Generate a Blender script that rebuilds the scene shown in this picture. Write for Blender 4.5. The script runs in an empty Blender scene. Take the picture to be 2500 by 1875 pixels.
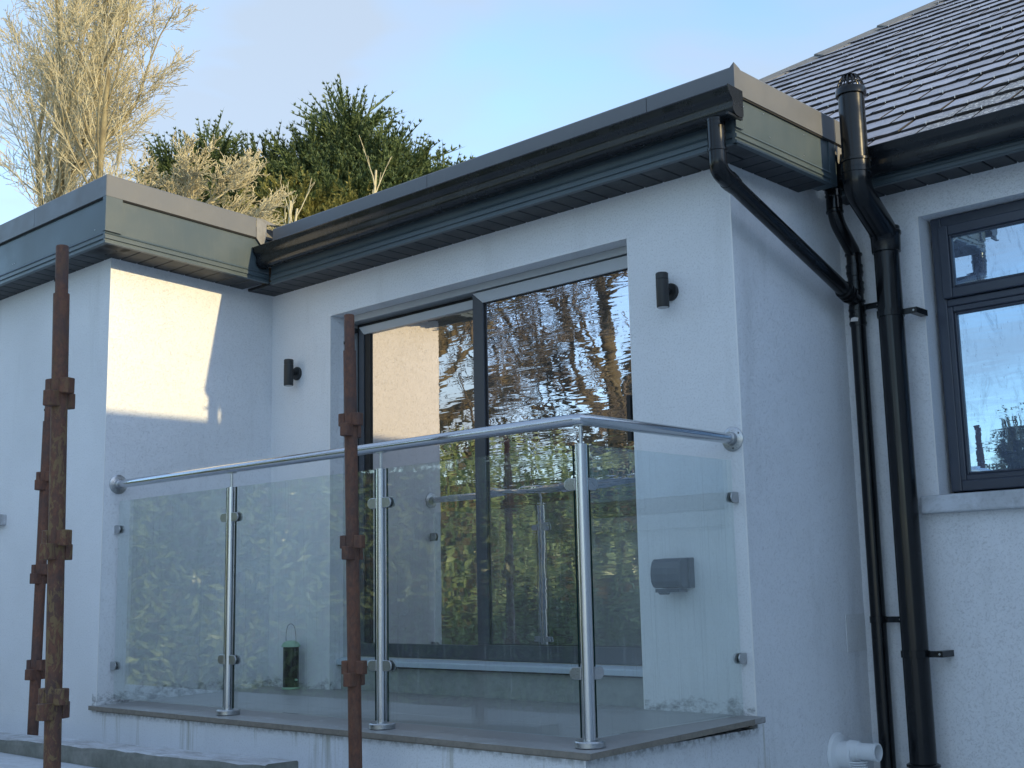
import bpy, bmesh, math, random
import numpy as np
from mathutils import Vector, Matrix, Euler
R = math.radians
sc = bpy.context.scene
col = sc.collection
rnd = random.Random(7)

# ------------------------------------------------------------------ camera
cam = bpy.data.cameras.new('camera'); co = bpy.data.objects.new('camera', cam); col.objects.link(co)
cam.sensor_width = 36; cam.lens = 43.55; cam.clip_end = 3000; cam.clip_start = .05
yaw, pitch, roll = .752, .1648, -.0212
F = Vector((-math.sin(yaw)*math.cos(pitch), math.cos(yaw)*math.cos(pitch), math.sin(pitch)))
RR = Vector((math.cos(yaw), math.sin(yaw), 0)); UU = RR.cross(F)
R2 = RR*math.cos(roll)+UU*math.sin(roll); U2 = UU*math.cos(roll)-RR*math.sin(roll)
co.matrix_world = Matrix(((R2.x, U2.x, -F.x, 3.25), (R2.y, U2.y, -F.y, -4.2237), (R2.z, U2.z, -F.z, .4994), (0, 0, 0, 1)))
sc.camera = co
# ------------------------------------------------------------------ light
SUN = Vector((1, .042, .231)).normalized()
w = bpy.data.worlds.new('World'); sc.world = w; w.use_nodes = True
nt = w.node_tree; nt.nodes.clear()
out = nt.nodes.new('ShaderNodeOutputWorld'); bg = nt.nodes.new('ShaderNodeBackground')
sky = nt.nodes.new('ShaderNodeTexSky'); sky.sky_type = 'NISHITA'; sky.sun_disc = False
sky.sun_elevation = math.asin(SUN.z); sky.sun_rotation = math.atan2(SUN.x, SUN.y)
sky.altitude = 50; sky.air_density = 1.0; sky.dust_density = .3; sky.ozone_density = 2.5
tc = nt.nodes.new('ShaderNodeTexCoord'); mp = nt.nodes.new('ShaderNodeMapping'); mp.inputs['Scale'].default_value = (1, 1, 3.0)
nz = nt.nodes.new('ShaderNodeTexNoise'); nz.inputs['Scale'].default_value = 3.2; nz.inputs['Detail'].default_value = 4; nz.inputs['Roughness'].default_value = .45; nz.inputs['Distortion'].default_value = .4
cr = nt.nodes.new('ShaderNodeValToRGB'); cr.color_ramp.elements[0].position = .38; cr.color_ramp.elements[1].position = .64
cr.color_ramp.elements[0].color = (.15, .15, .15, 1); cr.color_ramp.elements[1].color = (.85, .85, .85, 1)
mx = nt.nodes.new('ShaderNodeMix'); mx.data_type = 'RGBA'
mx.inputs['B'].default_value = (1.30, 1.50, 1.75, 1)
L = nt.links.new
L(tc.outputs['Generated'], mp.inputs['Vector']); L(mp.outputs[0], nz.inputs['Vector']); L(nz.outputs['Fac'], cr.inputs[0])
L(cr.outputs[0], mx.inputs['Factor']); L(sky.outputs[0], mx.inputs['A']); L(mx.outputs['Result'], bg.inputs['Color'])
bg.inputs['Strength'].default_value = .15; L(bg.outputs[0], out.inputs[0])
sd = bpy.data.lights.new('sun', 'SUN'); so = bpy.data.objects.new('sun', sd); col.objects.link(so)
sd.energy = 2.0; sd.angle = R(.45); sd.color = (.70, .55, .29)
so.rotation_euler = SUN.to_track_quat('Z', 'Y').to_euler(); so.location = (20, 1, 8)
sc.view_settings.view_transform = 'Standard'; sc.view_settings.look = 'None'
sc.view_settings.exposure = 1.62; sc.view_settings.gamma = 1; sc.view_settings.use_curve_mapping = False
sc.cycles.max_bounces = 10; sc.cycles.transparent_max_bounces = 16

# ------------------------------------------------------------------ helpers
ORG = {}
class MB:
    def __init__(s): s.v = []; s.f = []; s.m = []
    def add(s, vs, fs, mi=0):
        o = len(s.v); s.v += [tuple(v) for v in vs]
        s.f += [tuple(o+i for i in f) for f in fs]; s.m += [mi]*len(fs); return s
    def box(s, x0, x1, y0, y1, z0, z1, mi=0):
        return s.add([(x0,y0,z0),(x1,y0,z0),(x1,y1,z0),(x0,y1,z0),(x0,y0,z1),(x1,y0,z1),(x1,y1,z1),(x0,y1,z1)],
                     [(0,3,2,1),(4,5,6,7),(0,1,5,4),(1,2,6,5),(2,3,7,6),(3,0,4,7)], mi)
    def tube(s, pts, r, n=16, caps=True, mi=0):
        pts = [Vector(p) for p in pts]; rs = r if isinstance(r, (list, tuple)) else [r]*len(pts)
        o = len(s.v); up = None
        for i, p in enumerate(pts):
            a = pts[max(i-1, 0)]; b = pts[min(i+1, len(pts)-1)]; d = (b-a).normalized()
            if up is None:
                up = Vector((0,0,1)) if abs(d.z) < .9 else Vector((1,0,0))
            e1 = (up-d*up.dot(d)).normalized(); up = e1; e2 = d.cross(e1)
            for k in range(n):
                t = 2*math.pi*k/n; s.v.append(tuple(p+(e1*math.cos(t)+e2*math.sin(t))*rs[i]))
        for i in range(len(pts)-1):
            for k in range(n):
                k2 = (k+1) % n; s.f.append((o+i*n+k, o+i*n+k2, o+(i+1)*n+k2, o+(i+1)*n+k)); s.m.append(mi)
        if caps:
            s.f.append(tuple(o+k for k in range(n))[::-1]); s.m.append(mi)
            s.f.append(tuple(o+(len(pts)-1)*n+k for k in range(n))); s.m.append(mi)
        return s
    def lathe(s, prof, base, axis, n=24, mi=0):     # prof: (r, h) along axis
        base = Vector(base); d = Vector(axis).normalized(); u = Vector((0,0,1)) if abs(d.z) < .9 else Vector((1,0,0))
        e1 = (u-d*u.dot(d)).normalized(); e2 = d.cross(e1); o = len(s.v)
        for r, h in prof:
            for k in range(n):
                t = 2*math.pi*k/n; s.v.append(tuple(base+d*h+(e1*math.cos(t)+e2*math.sin(t))*r))
        for i in range(len(prof)-1):
            for k in range(n):
                k2 = (k+1) % n; s.f.append((o+i*n+k, o+i*n+k2, o+(i+1)*n+k2, o+(i+1)*n+k)); s.m.append(mi)
        if prof[0][0] > 1e-5: s.f.append(tuple(o+k for k in range(n))[::-1]); s.m.append(mi)
        if prof[-1][0] > 1e-5: s.f.append(tuple(o+(len(prof)-1)*n+k for k in range(n))); s.m.append(mi)
        return s
    def prism(s, poly, axis, a, b, mi=0):           # poly in the two other axes; closed
        n = len(poly)
        P = (lambda p, t: (t, p[0], p[1])) if axis == 'x' else ((lambda p, t: (p[0], t, p[1])) if axis == 'y' else (lambda p, t: (p[0], p[1], t)))
        vs = [P(p, a) for p in poly]+[P(p, b) for p in poly]
        fs = [(i, (i+1) % n, n+(i+1) % n, n+i) for i in range(n)]+[tuple(range(n))[::-1], tuple(range(n, 2*n))]
        return s.add(vs, fs, mi)
    def warp(s, fn): s.v = [fn(*v) for v in s.v]; return s
    def mesh(s, name, mats, off=(0,0,0), smooth=False):
        me = bpy.data.meshes.new(name)
        me.from_pydata([(v[0]-off[0], v[1]-off[1], v[2]-off[2]) for v in s.v], [], s.f)
        for m in (mats if isinstance(mats, (list, tuple)) else [mats]): me.materials.append(m)
        if any(s.m): me.polygons.foreach_set('material_index', s.m)
        bm = bmesh.new(); bm.from_mesh(me); bmesh.ops.recalc_face_normals(bm, faces=bm.faces)
        bm.to_mesh(me); bm.free()
        if smooth:
            me.polygons.foreach_set('use_smooth', [True]*len(me.polygons))
            me.set_sharp_from_angle(angle=R(35)) if hasattr(me, 'set_sharp_from_angle') else None
        return me
    def part(s, name, mats, parent, smooth=False, bevel=0, kind=None, label=None):
        off = ORG[parent]; ob = bpy.data.objects.new(name, s.mesh(name, mats, off, smooth)); col.objects.link(ob)
        ob.parent = parent; ORG[ob] = off
        if bevel: bev(ob, bevel)
        if kind: ob['kind'] = kind
        if label: ob['label'] = label
        return ob
    def lone(s, name, mats, base=(0,0,0), smooth=False, bevel=0, **k):
        ob = bpy.data.objects.new(name, s.mesh(name, mats, base, smooth)); col.objects.link(ob); ob.location = base
        ORG[ob] = Vector(base)
        if bevel: bev(ob, bevel)
        tag(ob, **k); return ob
def bev(ob, wd, seg=2):
    b = ob.modifiers.new('bevel', 'BEVEL'); b.width = wd; b.segments = seg; b.limit_method = 'ANGLE'; b.angle_limit = R(40)
def tag(o, label=None, category=None, group=None, kind=None):
    if label: o['label'] = label
    if category: o['category'] = category
    if group: o['group'] = group
    if kind: o['kind'] = kind
def thing(name, loc, label, category, group=None):
    o = bpy.data.objects.new(name, None); col.objects.link(o); o.location = loc; o.empty_display_size = .2
    ORG[o] = Vector(loc); tag(o, label, category, group); return o
def inst(name, me, parent, M4):
    ob = bpy.data.objects.new(name, me); col.objects.link(ob); ob.parent = parent
    M4 = M4.copy(); M4.translation -= ORG[parent]; ob.matrix_local = M4; ORG[ob] = ORG[parent]; return ob
def arc(c, r, a0, a1, n, f):
    return [f(c, r, a0+(a1-a0)*i/n) for i in range(n+1)]
def fillet(pts, rad, n=6):
    pts = [Vector(p) for p in pts]; o = [pts[0]]
    for i in range(1, len(pts)-1):
        a = (pts[i-1]-pts[i]); b = (pts[i+1]-pts[i]); r = min(rad, a.length*.45, b.length*.45)
        p0 = pts[i]+a.normalized()*r; p2 = pts[i]+b.normalized()*r
        for k in range(n+1):
            t = k/n; o.append(p0*(1-t)**2+pts[i]*2*t*(1-t)+p2*t*t)
    return o+[pts[-1]]

# ------------------------------------------------------------------ materials
def mat(name, base=(.5,.5,.5), rough=.6, metal=0, spec=.5):
    m = bpy.data.materials.new(name); m.use_nodes = True
    b = m.node_tree.nodes['Principled BSDF']; b.inputs['Base Color'].default_value = (*base, 1)
    b.inputs['Roughness'].default_value = rough; b.inputs['Metallic'].default_value = metal
    b.inputs['Specular IOR Level'].default_value = spec
    return m
class G:                                            # node helper
    def __init__(s, m): s.m = m; s.t = m.node_tree; s.b = s.t.nodes.get('Principled BSDF'); s.pos = s.n('ShaderNodeNewGeometry').outputs['Position']
    def n(s, k, **kw):
        x = s.t.nodes.new(k)
        for a, b in kw.items(): setattr(x, a, b)
        return x
    def l(s, a, b): s.t.links.new(a, b)
    def map(s, scale, loc=(0,0,0), src=None):
        x = s.n('ShaderNodeMapping'); x.inputs['Scale'].default_value = scale if isinstance(scale, tuple) else (scale,)*3
        x.inputs['Location'].default_value = loc; s.l(src or s.pos, x.inputs['Vector']); return x.outputs[0]
    def noise(s, scale, detail=4, rough=.55, dist=0, loc=(0,0,0), src=None):
        x = s.n('ShaderNodeTexNoise'); x.inputs['Scale'].default_value = 1; x.inputs['Detail'].default_value = detail
        x.inputs['Roughness'].default_value = rough; x.inputs['Distortion'].default_value = dist
        s.l(s.map(scale, loc, src), x.inputs['Vector']); return x.outputs['Fac']
    def ramp(s, f, a, b, lo=0., hi=1.):
        x = s.n('ShaderNodeMapRange'); x.inputs[1].default_value = a; x.inputs[2].default_value = b
        x.inputs[3].default_value = lo; x.inputs[4].default_value = hi; s.l(f, x.inputs[0]); return x.outputs[0]
    def math(s, op, a, b=None):
        x = s.n('ShaderNodeMath', operation=op)
        for i, q in enumerate((a, b)):
            if q is None: continue
            if isinstance(q, (int, float)): x.inputs[i].default_value = q
            else: s.l(q, x.inputs[i])
        return x.outputs[0]
    def mix(s, f, a, b):
        x = s.n('ShaderNodeMix', data_type='RGBA')
        if isinstance(f, (int, float)): x.inputs['Factor'].default_value = f
        else: s.l(f, x.inputs['Factor'])
        for k, q in (('A', a), ('B', b)):
            if isinstance(q, tuple): x.inputs[k].default_value = (*q, 1)
            else: s.l(q, x.inputs[k])
        return x.outputs['Result']
    def sep(s):
        x = s.n('ShaderNodeSeparateXYZ'); s.l(s.pos, x.inputs[0]); return x.outputs
    def color(s, c): s.l(c, s.b.inputs['Base Color'])
    def rough(s, f): s.l(f, s.b.inputs['Roughness'])
    def bump(s, h, strength=.5, dist=.002):
        x = s.n('ShaderNodeBump'); x.inputs['Strength'].default_value = strength; x.inputs['Distance'].default_value = dist
        s.l(h, x.inputs['Height']); s.l(x.outputs[0], s.b.inputs['Normal']); return x

def render_mat(name, c0, c1, grime=True):
    m = mat(name, c0, .9, spec=.25); g = G(m)
    fine = g.noise(170, 3, .7); mid = g.noise(70, 3, .6); big = g.noise(1.3, 4)
    pits = g.ramp(g.noise(125, 3, .75, loc=(3,3,3)), .52, .68)
    c = g.mix(g.ramp(big, .3, .7), c0, c1)
    c = g.mix(g.math('MULTIPLY', pits, .32), c, (c0[0]*.5, c0[1]*.5, c0[2]*.5))
    x, y, z = g.sep()
    if grime:
        n1 = g.noise((7,7,9), 6, .75); n2 = g.noise((19, 19, 34), 5, .75)
        # splash band just above the balcony tiles, scabby
        h = g.math('SUBTRACT', g.ramp(n1, .35, .75, .012, .10), z)
        mk = g.math('MULTIPLY', g.ramp(h, 0, .02), g.ramp(z, -.03, -.02))
        mk = g.math('MULTIPLY', g.math('MULTIPLY', mk, g.ramp(n2, .42, .62)), g.math('MULTIPLY', g.ramp(x, .553, .55), g.math('MULTIPLY', g.ramp(y, .1, .09), g.ramp(x, -2.66, -2.655))))
        c = g.mix(g.math('MULTIPLY', mk, .75), c, (.10, .105, .11))
        # run-down marks below the tile edge
        st = g.ramp(g.noise((11, 11, .8), 4, .65, loc=(2,0,0)), .57, .72)
        dn = g.math('MULTIPLY', g.ramp(z, -.45, -.06), g.ramp(z, -.030, -.034))
        sk = g.math('MULTIPLY', g.math('MULTIPLY', st, dn), g.math('MULTIPLY', g.ramp(y, .1, .09), g.ramp(x, -2.7, -2.62)))
        c = g.mix(g.math('MULTIPLY', sk, .75), c, (.25, .23, .12))
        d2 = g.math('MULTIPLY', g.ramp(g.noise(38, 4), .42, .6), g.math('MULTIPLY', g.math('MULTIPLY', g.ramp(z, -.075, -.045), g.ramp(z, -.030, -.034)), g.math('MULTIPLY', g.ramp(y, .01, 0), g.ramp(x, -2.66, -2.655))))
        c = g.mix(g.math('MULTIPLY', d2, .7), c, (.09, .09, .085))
        sf = g.math('MULTIPLY', g.ramp(g.noise((5, 5, .7), 4, .6, loc=(9,1,0)), .57, .76), .26)
        c = g.mix(sf, c, (.42,.43,.43))
    g.color(c)
    hsum = g.math('ADD', g.math('MULTIPLY', fine, .6), mid)
    g.bump(g.math('SUBTRACT', hsum, g.math('MULTIPLY', pits, .6)), .8, .0026)
    return m
M_wall = render_mat('white_render', (.825,.84,.87), (.73,.745,.77))
M_patch = render_mat('patched_render', (.72,.73,.74), (.66,.67,.68), False)
M_bead = mat('white_corner_bead', (.8,.8,.8), .5)
M_in = mat('dark_interior', (.02,.02,.022), .9)

def plastic(name, c, rough, dust=.25, dcol=(.16,.17,.17), spec=.5, scale=7):
    m = mat(name, c, rough, spec=spec); g = G(m)
    n = g.noise(scale, 6, .65); n2 = g.noise((60,60,9), 4, .6)
    f = g.math('MULTIPLY', g.ramp(n, .45, .8), dust)
    f = g.math('ADD', f, g.math('MULTIPLY', g.ramp(n2, .55, .85), dust*.5))
    g.color(g.mix(f, c, dcol)); g.rough(g.ramp(n, .3, .7, rough-.06, rough+.14))
    g.bump(g.noise(3, 2), .15, .0012)
    return m
M_cap = plastic('grey_edge_trim', (.130,.137,.150), .42, .18, (.24,.24,.24))
M_fascia = plastic('anthracite_fascia', (.060,.086,.102), .38, .28, (.16,.18,.18), scale=2.2)
M_soffit = plastic('anthracite_soffit', (.016,.020,.026), .5, .06)
M_gutter = plastic('black_gutter_plastic', (.009,.011,.014), .22, .05, (.10,.10,.10))
M_pipe = plastic('black_pipe_plastic', (.004,.005,.0065), .17, .03, (.07,.07,.07), .4)
M_putty = mat('pale_sealant', (.55,.52,.5), .8)
M_dark = mat('black_rubber', (.008,.008,.009), .55)
M_flat = plastic('grey_roof_membrane', (.16,.16,.165), .7, .2)
M_lead = plastic('dull_flashing', (.2,.2,.205), .5, .3, (.4,.4,.4), scale=30)

def steel(name, c, rough, stretch):
    m = mat(name, c, rough, 1); g = G(m); n = g.noise(stretch, 3)
    g.rough(g.ramp(n, .3, .7, rough-.07, rough+.1)); g.bump(n, .12, .0005); return m
M_rail = steel('brushed_stainless_rail', (.58,.60,.63), .2, (4, 400, 400))
M_post = steel('brushed_stainless_post', (.56,.58,.61), .24, (400, 400, 5))
M_clamp = steel('stainless_clamp', (.5,.51,.52), .3, (300,300,300))

def clear_glass():
    m = bpy.data.materials.new('clear_balcony_glass'); m.use_nodes = True; g = G(m); t = g.t
    o = t.nodes['Material Output']; t.nodes.remove(g.b)
    tr = g.n('ShaderNodeBsdfTransparent'); tr.inputs[0].default_value = (.955,.985,.98,1)
    gl = g.n('ShaderNodeBsdfGlossy'); gl.inputs['Roughness'].default_value = 0; gl.inputs[0].default_value = (.97,1,.98,1)
    bp = g.n('ShaderNodeBump'); bp.inputs['Strength'].default_value = .1; bp.inputs['Distance'].default_value = .0012
    g.l(g.noise(4, 2), bp.inputs['Height']); g.l(bp.outputs[0], gl.inputs['Normal'])
    df = g.n('ShaderNodeBsdfDiffuse'); df.inputs[0].default_value = (.75,.8,.82,1)
    fr = g.n('ShaderNodeLayerWeight'); fr.inputs[0].default_value = .5; fcs = g.math('ADD', g.math('MULTIPLY', g.math('POWER', fr.outputs['Facing'], 3.2), .95), .045)
    s1 = g.ramp(g.noise((90, 90, 1.6), 4, .7, .4), .58, .72, 0, .16)      # water runs
    s2 = g.ramp(g.noise(220, 3, .7), .69, .76, 0, .35)                     # spots
    film = g.math('ADD', g.math('ADD', s1, g.math('MULTIPLY', s2, .6)), g.ramp(g.noise(3, 4), .3, .7, .004, .03))
    a = g.n('ShaderNodeMixShader'); g.l(film, a.inputs[0]); g.l(tr.outputs[0], a.inputs[1]); g.l(df.outputs[0], a.inputs[2])
    b = g.n('ShaderNodeMixShader'); g.l(g.math('MINIMUM', fcs, 1.0), b.inputs[0]); g.l(a.outputs[0], b.inputs[1]); g.l(gl.outputs[0], b.inputs[2])
    g.l(b.outputs[0], o.inputs[0]); return m
M_glass = clear_glass()
M_edge = mat('green_glass_edge', (.01,.035,.028), .1)

def mirror_glass(name, tint, k, wave, dark=(.008,.01,.013), blur=.0, film=.0):
    m = bpy.data.materials.new(name); m.use_nodes = True; g = G(m); t = g.t; o = t.nodes['Material Output']
    g.b.inputs['Base Color'].default_value = (*dark, 1); g.b.inputs['Roughness'].default_value = .4
    gl = g.n('ShaderNodeBsdfGlossy'); gl.inputs[0].default_value = (*tint, 1); gl.inputs['Roughness'].default_value = blur
    bp = g.n('ShaderNodeBump'); bp.inputs['Strength'].default_value = 1; bp.inputs['Distance'].default_value = wave
    h = g.math('ADD', g.math('MULTIPLY', g.noise((3, 3, 26), 2, .5, .5), 1.0), g.math('MULTIPLY', g.noise((6, 6, 4), 1), .8))
    g.l(h, bp.inputs['Height']); g.l(bp.outputs[0], gl.inputs['Normal'])
    f = g.math('ADD', k, 0)
    if film:
        sm = g.ramp(g.noise((14, 14, 5), 5, .7, 2.2), .52, .72); sp = g.ramp(g.noise((60,60,18), 4, .7, 1), .60, .70)
        fl = g.math('ADD', g.math('MULTIPLY', sm, film), g.math('MULTIPLY', sp, film*1.2))
        f = g.math('SUBTRACT', k, fl); g.b.inputs['Base Color'].default_value = (.16,.22,.34,1)
    mxs = g.n('ShaderNodeMixShader'); g.l(f, mxs.inputs[0]); g.l(g.b.outputs[0], mxs.inputs[1]); g.l(gl.outputs[0], mxs.inputs[2])
    g.l(mxs.outputs[0], o.inputs[0]); return m
M_gl_left = mirror_glass('coated_glass_left_sash', (1,.92,.88), .60, .00018)
M_gl_right = mirror_glass('coated_glass_right_sash', (.95,.92,1), .60, .00042)
M_gl_win = mirror_glass('smeared_window_glass', (.60,.80,1), .60, .0002, film=.2)

M_alu = plastic('dark_grey_door_frame', (.05,.058,.072), .38, .06)
M_skyrail = plastic('sky_sheen_door_rail', (.40,.42,.44), .32, .1, (.5,.5,.5))  # same frame as the stiles; reflected sky put into a paler colour
M_cill = plastic('sky_tinted_cill', (.45,.52,.6), .4, .1, (.3,.3,.3), scale=30)  # blue of the reflected sky put into the base colour
M_track = mat('cream_track', (.6,.58,.52), .6)
M_upvc = plastic('navy_grey_window_frame', (.040,.050,.074), .33, .10, (.12,.13,.15), scale=12)
def concrete(name, c0, c1, frost=0., sc_=3, fc=(.62,.65,.7)):
    m = mat(name, c0, .85); g = G(m); n = g.noise(sc_, 6, .7); n2 = g.noise(45, 5, .7)
    c = g.mix(g.ramp(n, .3, .7), c0, c1); c = g.mix(g.ramp(n2, .5, .8, 0, .5), c, (c0[0]*.4, c0[1]*.4, c0[2]*.4))
    if frost:
        f = g.ramp(g.noise((7, 16, 7), 7, .75, .5), .58-frost*.25, .66, 0, .9); c = g.mix(f, c, fc)
    g.color(c); g.bump(n2, .5, .003); return m
M_upstand = concrete('stained_concrete', (.34,.36,.35), (.24,.26,.25), 0, 7)
def tile_mat():
    m = mat('grey_porcelain_tile', (.16,.165,.17), .45); g = G(m); oi = g.n('ShaderNodeObjectInfo')
    n = g.noise((2.2, 12, 12), 6, .65, .8); c = g.mix(g.ramp(n, .3, .75), (.27,.265,.26), (.38,.375,.37))
    x, y, z = g.sep()
    f = g.math('MULTIPLY', g.ramp(g.noise((13, 28, 13), 7, .75, .6), .56, .66), g.ramp(y, -.80, -.93))
    c = g.mix(g.math('MULTIPLY', f, .6), c, (.55,.57,.62))
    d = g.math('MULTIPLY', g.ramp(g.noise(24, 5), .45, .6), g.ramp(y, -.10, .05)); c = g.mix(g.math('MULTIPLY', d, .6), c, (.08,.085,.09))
    g.color(c); g.rough(g.ramp(n, .3, .7, .32, .55)); g.bump(g.noise(90, 3), .2, .001); return m
M_tile = tile_mat()
M_tedge = concrete('brown_tile_edge', (.27,.24,.20), (.19,.17,.145), 0, 20)
M_joint = mat('dark_gap', (.015,.015,.015), .9)
M_slab = concrete('frosted_flagstone', (.42,.42,.43), (.28,.28,.28), .75)
M_slabedge = concrete('mossy_stone_edge', (.25,.25,.23), (.12,.13,.11), 0, 9)
M_pave = concrete('frosted_paving', (.55,.57,.6), (.40,.42,.43), .9, 2)
M_ground = concrete('frosty_lawn', (.50,.54,.54), (.30,.34,.28), 1.0, .8, (.72,.76,.80))
def rust_mat(name, paint, amt):
    m = mat(name, (.06,.025,.016), .75); g = G(m)
    n = g.noise((46, 46, 20), 7, .75, .8); n2 = g.noise((80, 80, 45), 5, .7)
    c = g.mix(g.ramp(n2, .35, .7), (.090,.042,.030), (.185,.075,.040))
    c = g.mix(g.ramp(g.noise(9, 4), .45, .75), c, (.06,.04,.038))
    x, y, z = g.sep()
    f = g.math('MULTIPLY', g.ramp(n, .50, .55), g.ramp(z, 1.25, .9, .18, 1.0))
    c = g.mix(g.math('MULTIPLY', f, amt), c, paint)
    g.color(c); g.bump(g.math('ADD', n, n2), .6, .0015); g.rough(g.ramp(n, .3, .7, .6, .85)); return m
M_rust1 = rust_mat('rusty_steel_with_ochre_paint', (.20,.135,.06), .8)
M_rust2 = rust_mat('dark_rusty_steel', (.17,.10,.065), .35)
M_rust3 = rust_mat('brown_rusty_steel', (.15,.09,.08), .15)
def slate_mat(name, top):
    m = mat(name, (.1,.1,.11), .5); g = G(m); oi = g.n('ShaderNodeObjectInfo')
    n = g.noise((3, 9, 9), 6, .7, .6); x, y, z = g.sep()
    if top:
        c = g.mix(g.ramp(n, .35, .72), (.56,.56,.63), (.36,.36,.42))
        c = g.mix(g.ramp(oi.outputs['Random'], 0, 1, 0, .55), c, (.24,.24,.27))
        # frost film gives out towards the top of the slope
        c = g.mix(g.ramp(g.math('SUBTRACT', g.math('SUBTRACT', y, x), g.math('MULTIPLY', g.noise(1.5, 4), 1.2)), 3.4, 4.6, 0, .75), c, (.10,.095,.10))
        wet = g.math('MULTIPLY', g.ramp(g.math('SUBTRACT', x, g.math('MULTIPLY', g.math('SUBTRACT', y, .7), .75)), .80, 1.0), g.ramp(g.noise((2.5,6,6), 5, .7), .34, .44))
        c = g.mix(g.math('MULTIPLY', wet, .75), c, (.09,.085,.08))
        spk = g.math('MULTIPLY', wet, g.ramp(g.noise(65, 5, .8), .50, .60)); c = g.mix(spk, c, (.9,.88,.82))
        g.color(c); g.rough(g.ramp(n, .3, .7, .38, .6))
    else:
        g.color(g.mix(n, (.022,.021,.022), (.06,.053,.048)))
    g.bump(g.math('ADD', n, g.noise(40, 4)), .5, .004); return m
M_slate = slate_mat('frosted_slate', True); M_slate_e = slate_mat('slate_edge', False)
M_hip = concrete('grey_ridge_tile', (.20,.195,.185), (.26,.25,.235), 0, 8)
def leafmat(name, a, b, rough=.5, trans=.25, sc_=1.2):
    m = mat(name, a, rough); g = G(m); n = g.noise(sc_, 3); n2 = g.noise(14, 2)
    c = g.mix(g.ramp(g.math('ADD', n, g.math('MULTIPLY', n2, .5)), .5, 1.0), a, b); g.color(c)
    tl = g.n('ShaderNodeBsdfTranslucent'); g.l(c, tl.inputs[0]); ms = g.n('ShaderNodeMixShader'); ms.inputs[0].default_value = trans
    o = g.t.nodes['Material Output']; g.l(g.b.outputs[0], ms.inputs[1]); g.l(tl.outputs[0], ms.inputs[2]); g.l(ms.outputs[0], o.inputs[0]); return m
M_cyp = leafmat('cypress_foliage', (.050,.088,.042), (.17,.225,.085), .6, .15)
M_cyp2 = leafmat('yellowish_cypress_foliage', (.13,.16,.05), (.42,.38,.12), .6, .2)
M_cyp3 = leafmat('dark_conifer_foliage', (.03,.045,.022), (.10,.11,.045), .6, .15)
M_laurel = leafmat('laurel_leaves', (.12,.19,.07), (.42,.50,.24), .25, .25, 2)
M_bram = leafmat('bramble_leaves', (.05,.052,.028), (.10,.095,.05), .6, .2)
def bark(name, a, b):
    m = mat(name, a, .85); g = G(m); n = g.noise((9,9,4), 5, .7); g.color(g.mix(g.ramp(n, .35, .7), a, b)); return m
M_bark = bark('pale_lichened_bark', (.33,.28,.155), (.12,.095,.05))
M_twig = bark('straw_coloured_twigs', (.62,.56,.37), (.42,.36,.23))
M_bark2 = bark('brown_bark', (.11,.09,.055), (.17,.14,.075))
M_bark3 = bark('grey_brown_twigs', (.20,.17,.13), (.12,.095,.07))
M_light = mat('matt_black_lamp', (.02,.022,.024), .45)
M_lens = mat('lamp_lens', (.3,.3,.3), .2)
M_sock = plastic('slate_blue_socket_plastic', (.045,.06,.085), .4, .08)
M_seed = mat('bird_seed_dark', (.008,.011,.010), .35)
def seedmat():
    m = mat('seed_filled_tube', (.01,.014,.012), .5, spec=.15); g = G(m); c = g.mix(g.ramp(g.noise(110, 3, .7), .72, .75), (.006,.009,.008), (.4,.4,.3)); g.color(c); return m
M_seed = seedmat()
M_green = mat('pale_green_plastic', (.33,.52,.36), .4)
M_wire = mat('wire', (.05,.05,.05), .4, .8)
M_white = mat('white_flue_plastic', (.72,.75,.78), .35)

# ------------------------------------------------------------------ dimensions
xA, xC, yA, yD, zS = -2.612, .556, -1.032, .909, 2.244
GZ = -.80
def zA(y): return .045*min(1, max(0, -y-.2))

# ------------------------------------------------------------------ setting
g_ = MB(); g_.add([(-400,-400,GZ),(400,-400,GZ),(400,400,GZ),(-400,400,GZ)], [(0,1,2,3)])
g_.lone('ground', M_ground, kind='structure')
MB().box(-9, -.06, -2.75, -1.62, GZ+.004, -.150).box(-9, -.06, -1.6195, yA-.001, GZ+.004, -.32).lone('paving', M_pave, kind='structure', bevel=.006)
k = thing('flagstone_edging', (-1.7,-1.66,-.15), 'low frost-covered flagstone kerb in front of the left scaffold uprights', 'kerb')
for a, b in ((-3.9,-2.62),(-2.612,-1.31),(-1.302,-.27)):
    m = MB(); n = 14
    for i in range(n):
        x0 = a+(b-a)*i/n; x1 = a+(b-a)*(i+1)/n
        m.box(x0, x1, -1.735, -1.595, -.149, -.103)
    # rough front edge
    pts_f = [(-1.735+rnd.uniform(-.006,.006), -.103+rnd.uniform(-.004,.003)) for i in range(n+1)]
    m = MB()
    for i in range(n+1):
        x = a+(b-a)*i/n; yf, zt = pts_f[i]
        m.v += [(x,-1.595,-.149),(x,yf,-.149),(x,yf+rnd.uniform(-.004,.004),-.125),(x,yf,zt-.004),(x,yf+.012,zt),(x,-1.6,-.103),(x,-1.595,-.108)]
    for i in range(n):
        for j in range(6):
            q = i*7; m.f.append((q+j, q+j+1, q+7+j+1, q+7+j)); m.m.append(0 if j in (3,4,5) else 1)
    m.f += [tuple(range(7))[::-1], tuple(n*7+j for j in range(7))]; m.m += [1,1]
    m.warp(lambda x, y, z: (x, y+.035, z if z < -.145 else z+.008+.018*(x+2.5)))
    m.part('flagstone', [M_slab, M_slabedge], k)

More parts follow.
